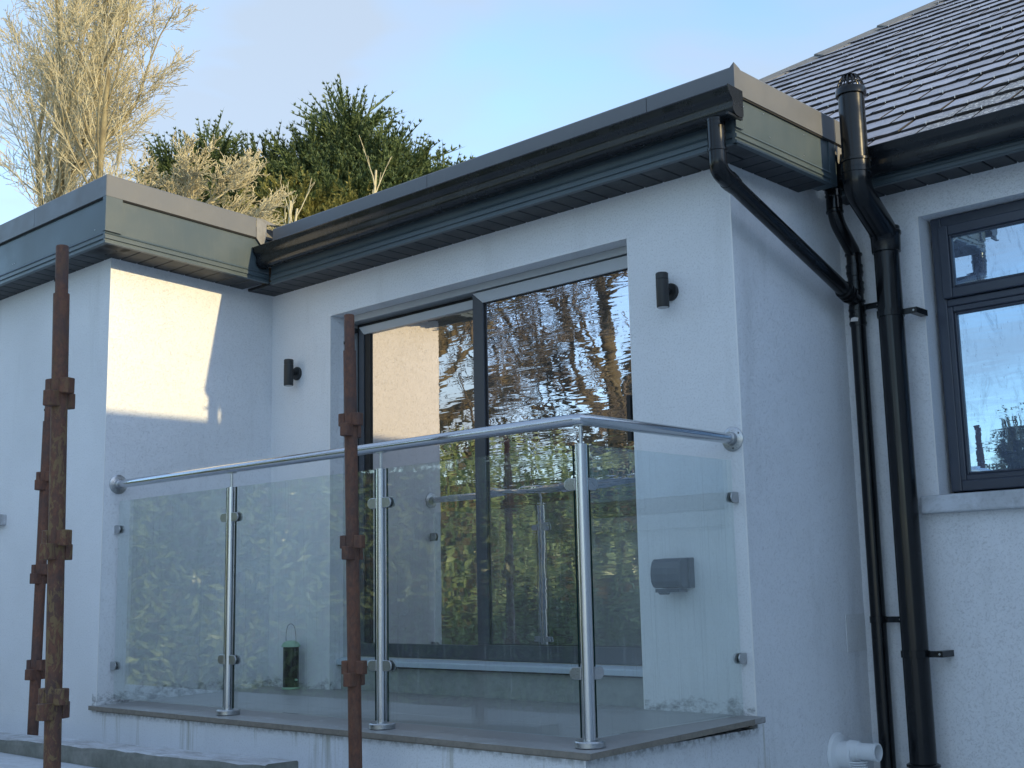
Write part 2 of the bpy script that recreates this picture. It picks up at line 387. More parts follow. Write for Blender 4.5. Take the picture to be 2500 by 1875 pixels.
# ------------------------------------------------------------------ extension building
ext = thing('house_extension', (-1,-1,GZ), 'white rendered flat-roofed extension with dark grey fascias, gutter and sliding patio door', 'building')
m = MB()
m.box(-9, -3.9, yA, 4, GZ, zS)                       # left block, left of its window
m.box(-3.9, xA, yA, 4, GZ, .97).box(-3.9, xA, yA, 4, 1.955, zS+.045)
m.box(-3.885, xA, yA, 4, .97, 1.955)
m.box(xA, xC, yA, -.0005, GZ, -.045)                 # plinth of the balcony
m.box(xA+.0005, -2.068, 0, .4, GZ, zS).box(.013, xC, 0, .4, GZ, zS)
m.box(-2.068, .013, 0, .4, 2.0225, zS)
m.box(xA+.0005, xC, .4, 3, GZ, 2.42)
wall = m.part('wall', M_wall, ext)
MB().box(-9, xA-.002, yA+.002, 3.99, zS, 2.285).part('wall_head', M_wall, ext)
# plaster beads on the arrises
def bead(x, y, z0, z1, sx, sy, par=None):
    MB().box(min(x, x+sx*.006), max(x, x+sx*.006), min(y, y+sy*.003), max(y, y+sy*.003), z0, z1).part('corner_bead', M_bead, par or ext)
bead(xC+.0005, -.0015, 0, 2.22, -1, 1); bead(xA+.0015, yA-.0015, 0, 2.25, -1, 1); bead(xC+.001, yA-.001, -.7, -.05, -1, 1)
bead(-2.0675, -.0015, 0, 2.02, -1, 1)
MB().box(-2.068, .013, -.0015, .0015, 2.0215, 2.0245).part('corner_bead', M_bead, ext); m = MB().box(.012, .017, -.0015, .002, .0, 2.02)
m.part('corner_bead', M_bead, ext)
m = MB(); m.box(xC-.001, xC+.0025, .738, .905, .205, .365); m.part('render_patch', M_patch, ext)
# window at the left picture edge
wn = MB().box(-4.9, -3.887, yA+.06, yA+.12, .98, 1.95).part('window', M_upvc, ext, bevel=.004)
MB().box(-4.83, -3.95, yA+.05, yA+.06, 1.05, 1.88).part('pane', M_gl_win, wn)
MB().box(-5.0, -3.70, yA-.045, yA+.1, .925, .985).part('window_sill', M_slab, ext, bevel=.006)

# flat roofs: capping, fascia, soffit boards
FZ0, FZ1, CZ0, CZ1 = 2.222, 2.432, 2.424, 2.537
def fprof(face, sgn):        # fascia profile in (perp, z); face = outer coordinate, sgn = outward
    o = lambda d: face-sgn*d
    return [(o(0),FZ0),(o(0),FZ0+.010),(o(.007),FZ0+.013),(o(.007),FZ0+.021),(o(0),FZ0+.024),(o(0),FZ0+.037),(o(.006),FZ0+.040),(o(.006),FZ0+.047),(o(.001),FZ0+.050),(o(.008),FZ0+.060),(o(.008),FZ1),(o(.022),FZ1),(o(.022),FZ0)]
def cprof(face, sgn, z0=CZ0, z1=CZ1):
    o = lambda d: face-sgn*d
    return [(o(0),z0),(o(0),z1-.006),(o(.004),z1),(o(.09),z1-.004),(o(.09),z1-.03),(o(.05),z1-.03),(o(.014),z0+.01),(o(.014),z0)]
FX, FY = .729, -.203
fC = MB().prism(fprof(FY, -1), 'x', -2.355, FX-.009).part('fascia', M_fascia, ext)
fD = MB().prism(fprof(FX, 1), 'y', FY+.001, .56).part('fascia', M_fascia, ext)
shA = lambda x, y, z: (x, y, z+.010+zA(y))
AX, AY = -2.379, -1.197
shA2 = lambda x, y, z: (x, y, z+.012+zA(y)+(.038 if z > 2.4 else 0))
fB = MB().prism(fprof(AX, 1), 'y', AY+.001, -.19).warp(shA2).part('fascia', M_fascia, ext)
fA = MB().prism(fprof(AY, -1), 'x', -9, AX-.009).warp(shA2).part('fascia', M_fascia, ext)
# corner trims
MB().box(AX-.03, AX+.0025, AY-.0025, AY, FZ0+.062, FZ1).box(AX, AX+.0025, AY, AY+.09, FZ0+.062, FZ1).warp(shA2).part('corner_trim', M_fascia, ext)
MB().box(FX-.003, FX+.0025, FY-.0025, FY+.05, FZ0+.062, FZ1).part('corner_trim', M_fascia, ext)
# capping lengths
def caps(axis, face, sgn, cuts, fn=None):
    for a, b in zip(cuts[:-1], cuts[1:]):
        mb = MB().prism(cprof(face, sgn), axis, a+.0015, b-.0015)
        if fn: mb.warp(fn)
        mb.part('edge_trim', M_cap, ext)
caps('x', FY-.004, -1, [-2.33, -1.054, .30, FX+.004])
caps('y', FX+.004, 1, [FY-.003, .60, 1.02])
shA3 = lambda x, y, z: (x, y, z+.055+zA(y))
caps('x', AY-.004, -1, [-9, -5.2, -3.16, AX+.004], shA3)
caps('y', AX+.004, 1, [AY-.003, -.285], shA3)
MB().box(-2.33, FX-.001, FY+.0, FY+.004, CZ0-.008, CZ0-.0006).box(FX-.004, FX, FY+.002, .60, CZ0-.008, CZ0-.0006).part('shade_strip', M_joint, ext)  # dark strips drawn for the line of shade under the capping
MB().box(-9, AX-.001, AY+.0, AY+.004, CZ0-.008, CZ0-.0006).box(AX-.004, AX, AY+.002, -.285, CZ0-.008, CZ0-.0006).warp(shA3).part('shade_strip', M_joint, ext)
# upturned corner and flashing piece where the two roofs meet
MB().add([(FX-.03,FY-.006,CZ0),(FX+.006,FY-.006,CZ0-.012),(FX+.008,FY-.006,CZ1+.014),(FX-.01,FY-.006,CZ1-.001),
          (FX+.006,FY+.04,CZ0),(FX+.007,FY+.04,CZ1-.002),(FX+.001,FY+.002,CZ1+.006)],
         [(0,1,2,3),(1,4,5,2),(2,5,6),(2,6,3)]).part('corner_trim', M_cap, ext)
MB().add([(AX+.006,-.285,2.478),(AX+.006,-.285,2.596),(AX+.009,-.235,2.594),(AX+.004,-.215,2.57),(AX+.012,-.222,2.50),(AX+.006,-.235,2.45),(AX+.008,-.25,2.438)],
         [(0,1,2,3,4,5,6)]).add([(AX+.009,-.235,2.594),(AX+.004,-.215,2.57),(-2.25,-.12,2.545),(-2.2,-.03,2.556),(AX-.05,-.03,2.58)], [(0,1,2,3,4)]).part('flashing', M_lead, ext)
# screw heads on cappings and fascia boards
sc_ = MB().lathe([(.0032,0),(.003,.0015),(.0,.002)], (0,0,0), (0,0,1), 8).mesh('screw', M_clamp)
def screws(pts, ax):
    q = Vector(ax).to_track_quat('Z', 'Y').to_matrix().to_4x4()
    for p in pts: inst('screw', sc_, ext, Matrix.Translation(p) @ q)
screws([(x, FY-.0045, 2.448+rnd.uniform(-.004,.004)) for x in (-2.1,-1.62,-1.12,-.98,-.55,.02,.24,.62)], (0,-1,0))
screws([(FX-.0075, y, z) for y, z in ((-.14,2.30),(-.13,2.39),(.02,2.40),(.06,2.31),(.33,2.30),(.34,2.395))], (1,0,0))
screws([(x, AY+.0075, 2.37) for x in (-2.9,-3.4,-3.42,-2.5)], (0,-1,0))
# roof membranes
MB().box(-2.30, FX-.04, FY+.04, 1.0, 2.40, 2.505).part('flat_roof', M_flat, ext)
MB().box(-9, AX-.04, AY+.04, 4, 2.50, 2.56).part('flat_roof', M_flat, ext)
# soffit boards with open v-joints
def boards(name, parent, axis, a, b, p0, p1, z, wd=.1, fn=None, mt=None):
    n = int(round((b-a)/wd)); wd = (b-a)/n
    me_b = None
    for i in range(n):
        c = a+wd*(i+.5); h = wd/2-.0028
        if axis == 'x': mb = MB().prism([(c-h+.003,z),(c+h-.003,z),(c+h,z+.003),(c+h,z+.008),(c-h,z+.008),(c-h,z+.003)], 'y', p0, p1)
        else:
            mb = MB(); pl = [(c-h+.003,z),(c+h-.003,z),(c+h,z+.003),(c+h,z+.008),(c-h,z+.008),(c-h,z+.003)]
            mb.add([(p0,q[0],q[1]) for q in pl]+[(p1,q[0],q[1]) for q in pl], [(j,(j+1)%6,6+(j+1)%6,6+j) for j in range(6)]+[tuple(range(6))[::-1],tuple(range(6,12))])
        if fn: mb.warp(fn)
        if me_b is None or fn or True: mb.part(name, mt or M_soffit, parent)
boards('soffit_board', ext, 'x', -2.60, .728, FY+.022, -.001, FZ0+.004)
boards('soffit_board', ext, 'y', 0, .56, xC+.001, FX-.022, FZ0+.004)
boards('soffit_board', ext, 'y', AY+.022, -.205, xA+.001, AX-.022, FZ0+.004, fn=shA)
boards('soffit_board', ext, 'x', -5.6, AX-.001, AY+.022, yA-.001, FZ0+.004, fn=shA)
MB().box(-2.60, FX-.023, FY+.023, -.002, FZ0+.0125, FZ0+.02).box(xC+.002, FX-.023, 0, .56, FZ0+.0125, FZ0+.02).part('soffit_backing', M_joint, ext)
MB().box(xA+.002, AX-.023, AY+.03, -.206, FZ0+.0125, FZ0+.02).box(-9, AX-.023, AY+.023, yA-.002, FZ0+.0125, FZ0+.02).warp(shA).part('soffit_backing', M_joint, ext)
MB().box(FX-.10, FX-.002, .545, .60, FZ0+.003, 2.42).part('box_end', M_fascia, ext)

# gutter: ogee section
def ogee(y, z):   # y = back face, z = top ; open trough, 2.5 mm skin
    outer = [(0,0),(0,-.100),(-.030,-.108),(-.052,-.104),(-.066,-.092),(-.072,-.075),(-.070,-.058),(-.074,-.045),(-.086,-.034),(-.094,-.020),(-.096,-.004),(-.100,.002),(-.098,.006),(-.091,.004)]
    inner = [(-.090,-.006),(-.088,-.020),(-.080,-.031),(-.068,-.042),(-.063,-.058),(-.065,-.075),(-.060,-.088),(-.049,-.098),(-.030,-.102),(-.004,-.096),(-.004,0)]
    return [(y+a, z+b) for a, b in outer+inner]
def gutter(parent, x0, x1, y, z, ends):
    o = MB().prism(ogee(y, z), 'x', x0, x1).part('gutter', M_gutter, parent, smooth=True)
    for xe, s in ends:
        pl = [(y+a, z+b) for a, b in [(0,.004),(0,-.102),(-.030,-.111),(-.055,-.107),(-.070,-.094),(-.076,-.075),(-.073,-.058),(-.078,-.045),(-.090,-.033),(-.098,-.018),(-.103,.006)]]
        MB().prism(pl, 'x', xe, xe+s*.004).part('end_cap', M_gutter, o)
    return o
gC = gutter(ext, AX+.004, .765, FY-.004, 2.415, [(.765, 1), (AX+.004, -1)])
m = MB()
m.box(.752, .764, FY-.106, FY-.004, 2.300, 2.309).box(.735, .7645, FY-.012, FY-.004, 2.31, 2.42)
m.part('stop_end_clip', M_gutter, gC)

# patio door
pd = MB()
pd.box(-2.068, .013, .092, .20, 1.986, 2.022).box(-2.068, -2.035, .092, .20, .133, 1.986).box(-.02, .013, .092, .20, .133, 1.986)
pdo = pd.part('patio_door', M_skyrail, ext, bevel=.002)
MB().box(-2.034, -.021, .165, .2, .14, 1.985).part('door_shadow_gap', M_in, pdo)
MB().box(-2.03, -.02, .095, .165, .150, .167).part('track', M_track, pdo)
m = MB(); m.prism([(.045,.128),(.045,.150),(.050,.156),(.094,.166),(.094,.128)], 'x', -2.066, .011); m.part('cill', M_cill, pdo)
MB().box(-2.066, .011, .052, .09, .120, .127).part('cill_gasket', M_dark, pdo)
MB().box(-2.067, .012, .078, .2, GZ+.3, .119).part('upstand', M_upstand, ext)
# right sash (front track)
def mitre_sash(x0, x1, y, z0, z1, wl, wr, wt, wb, top_m, parent, d=.035):
    a = MB().add([(x0,y,z1),(x1,y,z1),(x1-wr,y,z1-wt),(x0+wl,y,z1-wt),(x0,y+d,z1),(x1,y+d,z1),(x1-wr,y+d,z1-wt),(x0+wl,y+d,z1-wt)],
                 [(0,1,2,3),(4,7,6,5),(0,4,5,1),(2,6,7,3),(0,3,7,4),(1,5,6,2)])
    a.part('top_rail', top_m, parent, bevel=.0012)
    for side in (0, 1):
        if side == 0: q = [(x0,z1-.001),(x0+wl,z1-wt-.001),(x0+wl,z0+wb),(x0,z0+wb)]
        else: q = [(x1,z1-.001),(x1,z0+wb),(x1-wr,z0+wb),(x1-wr,z1-wt-.001)]
        MB().prism(q, 'y', y+.0005, y+d).part('stile', M_alu, parent, bevel=.0012)
    MB().box(x0, x1, y+.001, y+d, z0, z0+wb-.0008).part('bottom_rail', M_alu, parent, bevel=.0015)
sr = mitre_sash(-1.05, -.004, .094, .170, 1.977, .072, .05, .058, .074, M_skyrail, pdo)
gR = MB().box(-.982, -.05, .110, .116, .240, 1.923).part('glass_pane', M_gl_right, pdo)
m = MB(); m.box(-.979,-.973,.1055,.1095,.243,1.92).box(-.973,-.052,.1055,.1095,1.913,1.92).box(-.973,-.052,.1055,.1095,.243,.249); m.part('gasket', M_dark, pdo)
mitre_sash(-1.985, -.99, .134, .168, 1.960, .040, .06, .045, .070, M_skyrail, pdo, .03)
gL = MB().box(-1.946, -1.045, .152, .158, .232, 1.92).part('glass_pane', M_gl_left, pdo)
m = MB(); m.box(-1.944,-1.90,.142,.1515,.236,1.914); m.part('gasket', M_dark, pdo)
MB().box(-.052, -.030, .035, .092, 1.13, 1.33).part('door_handle', M_dark, pdo, bevel=.003)
MB().box(-2.03, -1.99, .11, .13, 1.93, 1.955).part('roller_block', M_dark, pdo, bevel=.002)

# balcony tiles (on the plinth)
def zdeck(y): return .0 + .024*min(0, y)
dk = thing('balcony_deck', (-1,-.5,-.045), 'raised balcony floor of large grey porcelain tiles behind the glass balustrade', 'tiled floor')
xs = [-2.655, -1.86, -1.05, -.235, .597]
ys = [-1.052, -.566, -.08, .076]
for i in range(len(xs)-1):
    for j in range(len(ys)-1):
        x0, x1, y0, y1 = xs[i], xs[i+1], ys[j], ys[j+1]
        if j == 1 and i == 0: x0 = xA+.002
        if j >= 1: x0 = max(x0, xA+.002)
        if j == 2: x0 = max(x0, xA+.002 if i == 0 else x0)
        if j == 2: # only inside the door reveal and up to the wall
            if i == 0: x0, x1 = xA+.002, xs[1]
            y1 = -.001
        h = .0016
        def top(x, y, z): return (x, y, z+zdeck(y))
        if j == 0 and i == 0:
            # notch round the corner of the left block
            MB().box(x0, x1-h, y0, yA-.001, -.020, 0).box(xA+.002, x1-h, yA-.001, y1-h, -.020, 0).warp(top).part('tile', [M_tile], dk)
            continue
        MB().box(x0+h, x1-h, y0+(h if j else 0), y1-h, -.020, 0).warp(top).part('tile', [M_tile], dk, bevel=.0012)
MB().box(-2.06, .005, 0.0, .077, -.020, -.001).part('tile', M_tile, dk)
MB().box(xA+.003, .592, -1.045, -.002, -.022, -.0205).warp(lambda x,y,z:(x,y,z+zdeck(y))).part('mortar_bed', M_joint, dk)
for i in range(len(xs)-1):    # brown sawn edges
    MB().box(xs[i]+.0016, xs[i+1]-.0016, -1.0535, -1.0522, -.0205, -.0006).warp(lambda x,y,z:(x,y,z+zdeck(y))).part('tile_edge', M_tedge, dk)
for j in range(2):
    MB().box(.5972, .5985, ys[j]+.002, ys[j+1]-.002, -.0205, -.0006).warp(lambda x,y,z:(x,y,z+zdeck(y))).part('tile_edge', M_tedge, dk)
MB().box(xA+.01, .57, -1.036, -1.033, -.052, -.046).part('render_drip', M_tedge, dk)

# ------------------------------------------------------------------ glass balustrade
RY, RX, HZ = -.952, .510, 1.08
bal = thing('glass_balustrade', (-1,RY,-.02), 'stainless steel and clear glass balustrade with round handrail around the balcony', 'balustrade')
path = [Vector((xA+.012,RY,HZ)), Vector((RX-.03,RY,HZ)), Vector((RX-.009,RY+.009,HZ)), Vector((RX,RY+.03,HZ)), Vector((RX,-.01,HZ))]
hr = MB().tube(path, .0212, 24).part('handrail', M_rail, bal, smooth=True)
for base, ax in (((xA+.001,RY,HZ),(1,0,0)), ((RX,-.001,HZ),(0,-1,0))):
    MB().lathe([(.050,0),(.050,.004),(.047,.006),(.030,.007),(.027,.008),(.027,.030),(.025,.032),(.022,.032)], base, ax, 28).part('wall_flange', M_clamp, hr, smooth=True)
m = MB()
for t in (.6, 2.7, 4.8): m.lathe([(.004,0),(.004,.0068)], (RX+.038*math.cos(t),-.001,HZ+.038*math.sin(t)), (0,-1,0), 8)
m.part('screw_hole', M_dark, hr)
def dclamp(x, y, z, ux, uy):      # D-shaped clamp plates each side of the pane; u = direction away from post
    nx, ny = -uy, ux
    for s in (-1, 1):
        prof = [(0,-.021),(.030,-.021)]+[(.030+.021*math.sin(t), -.021*math.cos(t)) for t in [math.pi*i/8 for i in range(1,8)]]+[(.030,.021),(0,.021)]
        a0, a1 = (.007, .0145)
        vs = []
        for o in (a0, a1):
            for p, q in prof: vs.append((x+ux*p+nx*s*o, y+uy*p+ny*s*o, z+q))
        n = len(prof)
        MB().add(vs, [(i,(i+1)%n,n+(i+1)%n,n+i) for i in range(n)]+[tuple(range(n))[::-1],tuple(range(n,2*n))]).part('clamp', M_clamp, bal, bevel=.002)
    MB().box(min(x+ux*.004,x+ux*.03+nx*.0065), max(x+ux*.004,x+ux*.03-nx*.0065)+abs(nx)*.001, min(y+uy*.004,y+uy*.03)-abs(ny)*.0065, max(y+uy*.004,y+uy*.03)+abs(ny)*.0065, z-.016, z+.016).part('clamp_pad', M_dark, bal)
PX = [-1.5883, -.5415, RX]
PTOP = .992
posts = []
for i, px in enumerate(PX):
    zb = -.022
    p = MB().tube([(px,RY,zb),(px,RY,PTOP)], .0212, 28).part('post', M_post, bal, smooth=True)
    MB().lathe([(.050,0),(.052,.002),(.052,.018),(.049,.022),(.0225,.023)], (px,RY,zb), (0,0,1), 32).part('base_flange', M_clamp, p, smooth=True)
    MB().tube([(px,RY,PTOP),(px,RY,HZ-.022)], .0062, 12).lathe([(.012,0),(.012,.003)], (px,RY,PTOP), (0,0,1), 14).box(px-.022, px+.022, RY-.011, RY+.011, HZ-.0235, HZ-.0195).part('saddle_rod', M_clamp, p, smooth=True)
    for z in (.855, .218):
        if i < 2 or True: dclamp(px-.019, RY, z, -1, 0)
        if i < 2: dclamp(px+.019, RY, z, 1, 0)
        else: dclamp(px, RY+.019, z, 0, 1)
def pane(x0, x1, y0, y1):
    mb = MB().box(x0, x1, y0, y1, .006, .992)
    ends = [2,5] if False else None
    o = mb.part('glass_panel', [M_glass, M_edge], bal)
    for p in o.data.polygons:
        n = p.normal; big = p.area > .4
        c_ = p.center
        if not big and abs(n.z) < .5 and not (c_.x+ORG[bal].x < -2.57 or c_.y+ORG[bal].y > -.05): p.material_index = 1
    return o
t5 = .005
pane(-2.585, PX[0]-.036, RY-t5, RY+t5); pane(PX[0]+.036, PX[1]-.036, RY-t5, RY+t5); pane(PX[1]+.036, RX-.036, RY-t5, RY+t5)
pane(RX-t5, RX+t5, RY+.036, -.030)
for z in (.848, .165): dclamp(xA+.002, RY, z, 1, 0)
for z in (.845, .218): dclamp(RX, -.002, z, 0, -1)

# ------------------------------------------------------------------ wall fittings
for x, lab in ((-2.362, 'small black cylinder wall lamp beside the inner corner, left of the patio door'), (.240, 'small black cylinder wall lamp on the pier right of the patio door')):
    t = thing('wall_light', (x,0,1.735), lab, 'wall lamp', 'cylinder lamps either side of the door')
    MB().lathe([(.038,.001),(.038,.012),(.035,.016),(.012,.017)], (x,0,1.735), (0,-1,0), 28).tube([(x,-.015,1.735),(x,-.045,1.735)], .010, 14).part('back_plate', M_light, t, smooth=True)
    MB().lathe([(.0258,0),(.027,.003),(.027,.118),(.0255,.119),(.0255,.121),(.027,.122),(.027,.145),(.024,.149),(.02,.149)], (x,-.064,1.660), (0,0,1), 28).part('lamp_body', M_light, t, smooth=True)
    MB().lathe([(.024,0),(.024,.002)], (x,-.064,1.658), (0,0,1), 20).part('lens', M_lens, t)
t = thing('outdoor_socket', (.21,0,.5), 'slate blue weatherproof socket box low on the wall right of the patio door', 'socket')
MB().prism([(0,.492),(0,.616),(-.034,.614),(-.034,.494)], 'x', .146, .296).part('back_box', M_sock, t, bevel=.004)
MB().prism([(-.0345,.497),(-.0345,.612),(-.072,.612),(-.085,.600),(-.094,.575),(-.097,.55),(-.094,.52),(-.082,.500),(-.07,.495)], 'x', .142, .288).part('cover', M_sock, t, smooth=False, bevel=.003)
MB().box(.150, .270, -.078, -.02, .477, .492).part('cable_gland', M_sock, t, bevel=.002)
MB().prism([(.175,.478),(.225,.478),(.215,.468),(.185,.468)], 'y', -.096, -.070).part('catch', M_sock, t, bevel=.002)
fx, fy = -2.300, -.078
t = thing('bird_feeder', (fx,fy,0), 'seed-filled tube bird feeder with pale green lid standing on the balcony tiles', 'bird feeder')
MB().lathe([(.044,.0),(.048,.002),(.048,.010),(.044,.012)], (fx,fy,.0), (0,0,1), 24).part('base', M_green, t, smooth=True)
MB().lathe([(.042,.012),(.042,.226)], (fx,fy,.0), (0,0,1), 28).part('seed_tube', M_seed, t, smooth=True)
MB().lathe([(.047,.222),(.052,.224),(.050,.232),(.040,.246),(.022,.254),(.0,.257)], (fx,fy,0), (0,0,1), 28).part('lid', M_green, t, smooth=True)
hp = [(fx-.040,fy,.228),(fx-.047,fy,.27),(fx-.043,fy,.31),(fx-.028,fy,.338),(fx-.002,fy,.347),(fx+.024,fy,.336),(fx+.040,fy,.30),(fx+.044,fy,.26),(fx+.042,fy,.228)]
MB().tube(fillet(hp, .02, 3), .0013, 6).part('wire_handle', M_wire, t)
for s in (-1, 1):
    MB().lathe([(.006,0),(.006,.012)], (fx+s*.042,fy,.05), (s,0,0), 10).part('feeding_port', M_green, t)
# flue terminal
t = thing('boiler_flue', (xC,.60,-.20), 'white plastic boiler flue terminal low on the side wall near the downpipes', 'flue')
MB().lathe([(.090,.001),(.090,.004),(.082,.014),(.060,.020),(.058,.022)], (xC,.60,-.205), (1,0,0), 36).part('wall_seal', M_white, t, smooth=True)
MB().lathe([(.056,.02),(.054,.075),(.050,.078)], (xC,.60,-.205), (1,0,0), 32).part('collar', M_white, t, smooth=True)
MB().lathe([(.044,.06),(.040,.10),(.034,.105),(.034,.175),(.037,.178),(.037,.185),(.031,.185),(.031,.12),(.0,.12)], (xC,.60,-.186), (1,0,0), 28).part('nozzle', M_white, t, smooth=True)
for k_ in range(4):
    z = -.228-.010*k_; a = .045-.006*k_
    pts = [(xC+.075+.055*math.sin(math.pi*i/8)*(1 if i else 1), .60-a*math.cos(math.pi*i/8), z) for i in range(9)]
    MB().tube(pts, .0028, 6).part('grille_bar', M_white, t)
MB().box(xC+.150, xC+.156, .598, .602, -.219, -.153).part('nozzle_web', M_white, t)

# ------------------------------------------------------------------ slate-roofed house
hs = thing('slate_house', (1.5,3,GZ), 'white rendered house with steep frosted slate roof and dark framed window', 'house')
m = MB()
m.box(xC+.0005, .944, yD, 1.3, GZ, 2.30).box(2.30, 4.15, yD, 1.3, GZ, 2.30)
m.box(.944, 2.30, yD, 1.3, 2.101, 2.30).box(.944, 2.30, yD, 1.3, GZ, .862)
m.box(-3.8, 8, 1.3, 9, GZ, 2.20)
m.part('wall', M_wall, hs)
bead(.9445, yD-.0015, .865, 2.10, -1, 1, hs); m = MB().box(.944, 2.30, yD-.0015, yD+.0015, 2.1000, 2.1035); m.part('corner_bead', M_bead, hs)
MB().box(.877, 2.36, yD-.052, 1.0, .785, .872).warp(lambda x,y,z:(x,y,z-(.012 if (y<.9 and z>.86) else 0))).part('window_sill', concrete('frosted_sill', (.5,.52,.55), (.42,.44,.46), .5, 6), hs, bevel=.008)
# window
WY = .990
wf = MB(); wf.box(.962, 1.010, WY, WY+.07, .878, 2.098).box(1.010, 2.29, WY, WY+.07, 2.050, 2.098).box(1.010, 2.29, WY, WY+.07, .878, .925).box(1.010, 2.29, WY, WY+.07, 1.690, 1.722)
wfo = wf.part('window', M_upvc, hs, bevel=.005)
def sash(x0, x1, z0, z1, y, name, wid=.045):
    for a in ((x0,x0+wid,z0,z1),(x1-wid,x1,z0,z1),(x0+wid,x1-wid,z1-wid,z1),(x0+wid,x1-wid,z0,z0+wid)):
        q = MB().box(a[0],a[1],y,y+.05,a[2],a[3]); q.part('sash_rail', M_upvc, wfo, bevel=.005)
    i = .011
    m2 = MB()
    for a in ((x0+wid,x0+wid+i,z0+wid,z1-wid),(x0+wid+i,x1-wid,z1-wid-i,z1-wid),(x0+wid+i,x1-wid,z0+wid,z0+wid+i)):
        m2.box(a[0],a[1],y+.008,y+.04,a[2],a[3])
    m2.part('glazing_bead', M_upvc, wfo, bevel=.004)
    MB().box(x0+wid, x1-wid, y+.022, y+.030, z0+wid, z1-wid).part('glass_pane', M_gl_win, wfo)
sash(1.000, 2.28, 1.724, 2.052, WY-.018, 'vent')
sash(1.006, 2.28, .922, 1.690, WY+.004, 'fixed', .026)
MB().box(.944, 2.30, 1.06, 1.3, .862, 2.1).part('room_behind', M_in, hs)
# roof
TH = R(33); ct, st = math.cos(TH), math.sin(TH); tt = math.tan(TH)
Y0, Z0 = .690, 2.4316+tt*(.690-.789)
def rp(x, s, h=0): return Vector((x, Y0+s*ct-h*st, Z0+s*st+h*ct))
HIPX = -4.20     # hip x at eave (s=0)
roof = MB().add([rp(HIPX,.03,-.03), rp(9.0,.03,-.03), rp(9.0,9,-.03), rp(HIPX+9*ct,9,-.03)], [(0,1,2,3)]).add(
    [(HIPX,Y0,Z0-.03),(HIPX+9*ct,Y0+9*ct,Z0+9*st-.03),(HIPX,Y0+18*ct,Z0-.03)], [(0,1,2)]).part('roof', M_slate_e, hs)
SW, SG, SL = .25, .2015, .30
def slate_mesh(seed):
    r = random.Random(seed); n = 5; hw = SW/2-.0072; top = []; bot = []
    # local: x across, y up-slope, z out of the roof; tail at y=0 lifted
    fr = [(-hw+2*hw*i/n, r.uniform(-.005,.005)) for i in range(n+1)]
    vs = []
    for x, dy in fr: vs.append((x, dy, .0200+r.uniform(-.0015,.0015)))
    for x, dy in fr: vs.append((x, SL, .002))
    for x, dy in fr: vs.append((x, dy+.001, .0085))
    for x, dy in fr: vs.append((x, SL, -.004))
    for x, dy in fr: vs.append((x, SG-.012, .0200-.018*(SG-.012)/SL))
    k = n+1; fs = []; ms = []
    for i in range(n):
        fs.append((i, i+1, 4*k+i+1, 4*k+i)); ms.append(0); fs.append((4*k+i, 4*k+i+1, k+i+1, k+i)); ms.append(1)
        fs.append((i, 2*k+i, 2*k+i+1, i+1)); ms.append(1)
    fs.append((0, k, 3*k, 2*k)); fs.append((n, 2*k+n, 3*k+n, k+n)); ms += [1, 1]
    mb = MB(); mb.v = vs; mb.f = fs; mb.m = ms
    return mb
SM = [slate_mesh(i) for i in range(10)]
SMe = [s.mesh('slate', [M_slate, M_slate_e]) for s in SM]
far = MB(); hooks = MB(); cnt = 0
ax, ay, az = Vector((1,0,0)), Vector((0,ct,st)), Vector((0,-st,ct))
for kx in range(0, 30):
    s = .004+SG*kx; y = Y0+s*ct; hipx = HIPX+s*ct
    c0 = .792+(kx-1)*.125
    i0 = math.ceil((hipx+.02-c0)/SW); i1 = math.floor((4.0-c0)/SW)
    for i in range(i0, i1+1):
        x = c0+i*SW; a = rnd.uniform(-.014,.014); q = rnd.randrange(10)
        P = rp(x, s+rnd.uniform(-.007,.007), rnd.uniform(0,.004))
        Mx = Matrix.Translation(P) @ Matrix(((ax.x,ay.x,az.x,0),(ax.y,ay.y,az.y,0),(ax.z,ay.z,az.z,0),(0,0,0,1))) @ Matrix.Rotation(a, 4, 'Z')
        vis = x < 1.66-.35*(y-.79)+.1 and x > .62-.78*(y-.79) and s < 5.0
        if vis:
            inst('slate', SMe[q], roof, Mx); cnt += 1
            hp_ = rp(x, s, .029); h2 = rp(x, s+.03, .023)
            hooks.tube([rp(x, s-.008, .016), hp_, h2], .0013, 4, False)
        elif x > -4 and s < 5.6:
            vs = [Mx @ Vector(v) for v in SM[q].v]; o = len(far.v); far.v += [tuple(v) for v in vs]
            far.f += [tuple(o+j for j in f) for f in SM[q].f]; far.m += SM[q].m
far.part('slates_beyond', [M_slate, M_slate_e], roof, kind='stuff')
hooks.part('slate_hooks', M_clamp, roof, kind='stuff')
# hip tiles along the left hip
h0 = rp(HIPX, 0, 0); h1 = rp(HIPX+8*ct, 8, 0)
hd = (h1-h0).normalized(); hn = (Vector((-st,-st,2*ct))).normalized(); hs_ = hd.cross(hn).normalized()
Lh = .545
first = (Vector((-1.25,3.957,4.489))-h0).dot(hd)
for i in range(-6, 8):
    a = first+i*Lh; pa = h0+hd*a+hn*.02; pb = h0+hd*(a+Lh-.006)+hn*.034
    mb = MB(); wv = .135; dz = .068
    sec = [(-wv,-dz-.012),(-wv,-dz),(-.02,-.002),(0,.006),(.02,-.002),(wv,-dz),(wv,-dz-.012),(0,-.008)]
    # tile: lower end overlaps the one below
    va = [tuple(pa+hs_*p+hn*(q+.016)) for p, q in sec]; vb = [tuple(pb+hs_*p+hn*(q-.010)) for p, q in sec]; n = 8
    mb.add(va+vb, [(j,(j+1)%n,n+(j+1)%n,n+j) for j in range(n)]+[tuple(range(n))[::-1],tuple(range(n,2*n))]).part('hip_tile', M_hip, roof, bevel=.004)
m = MB()
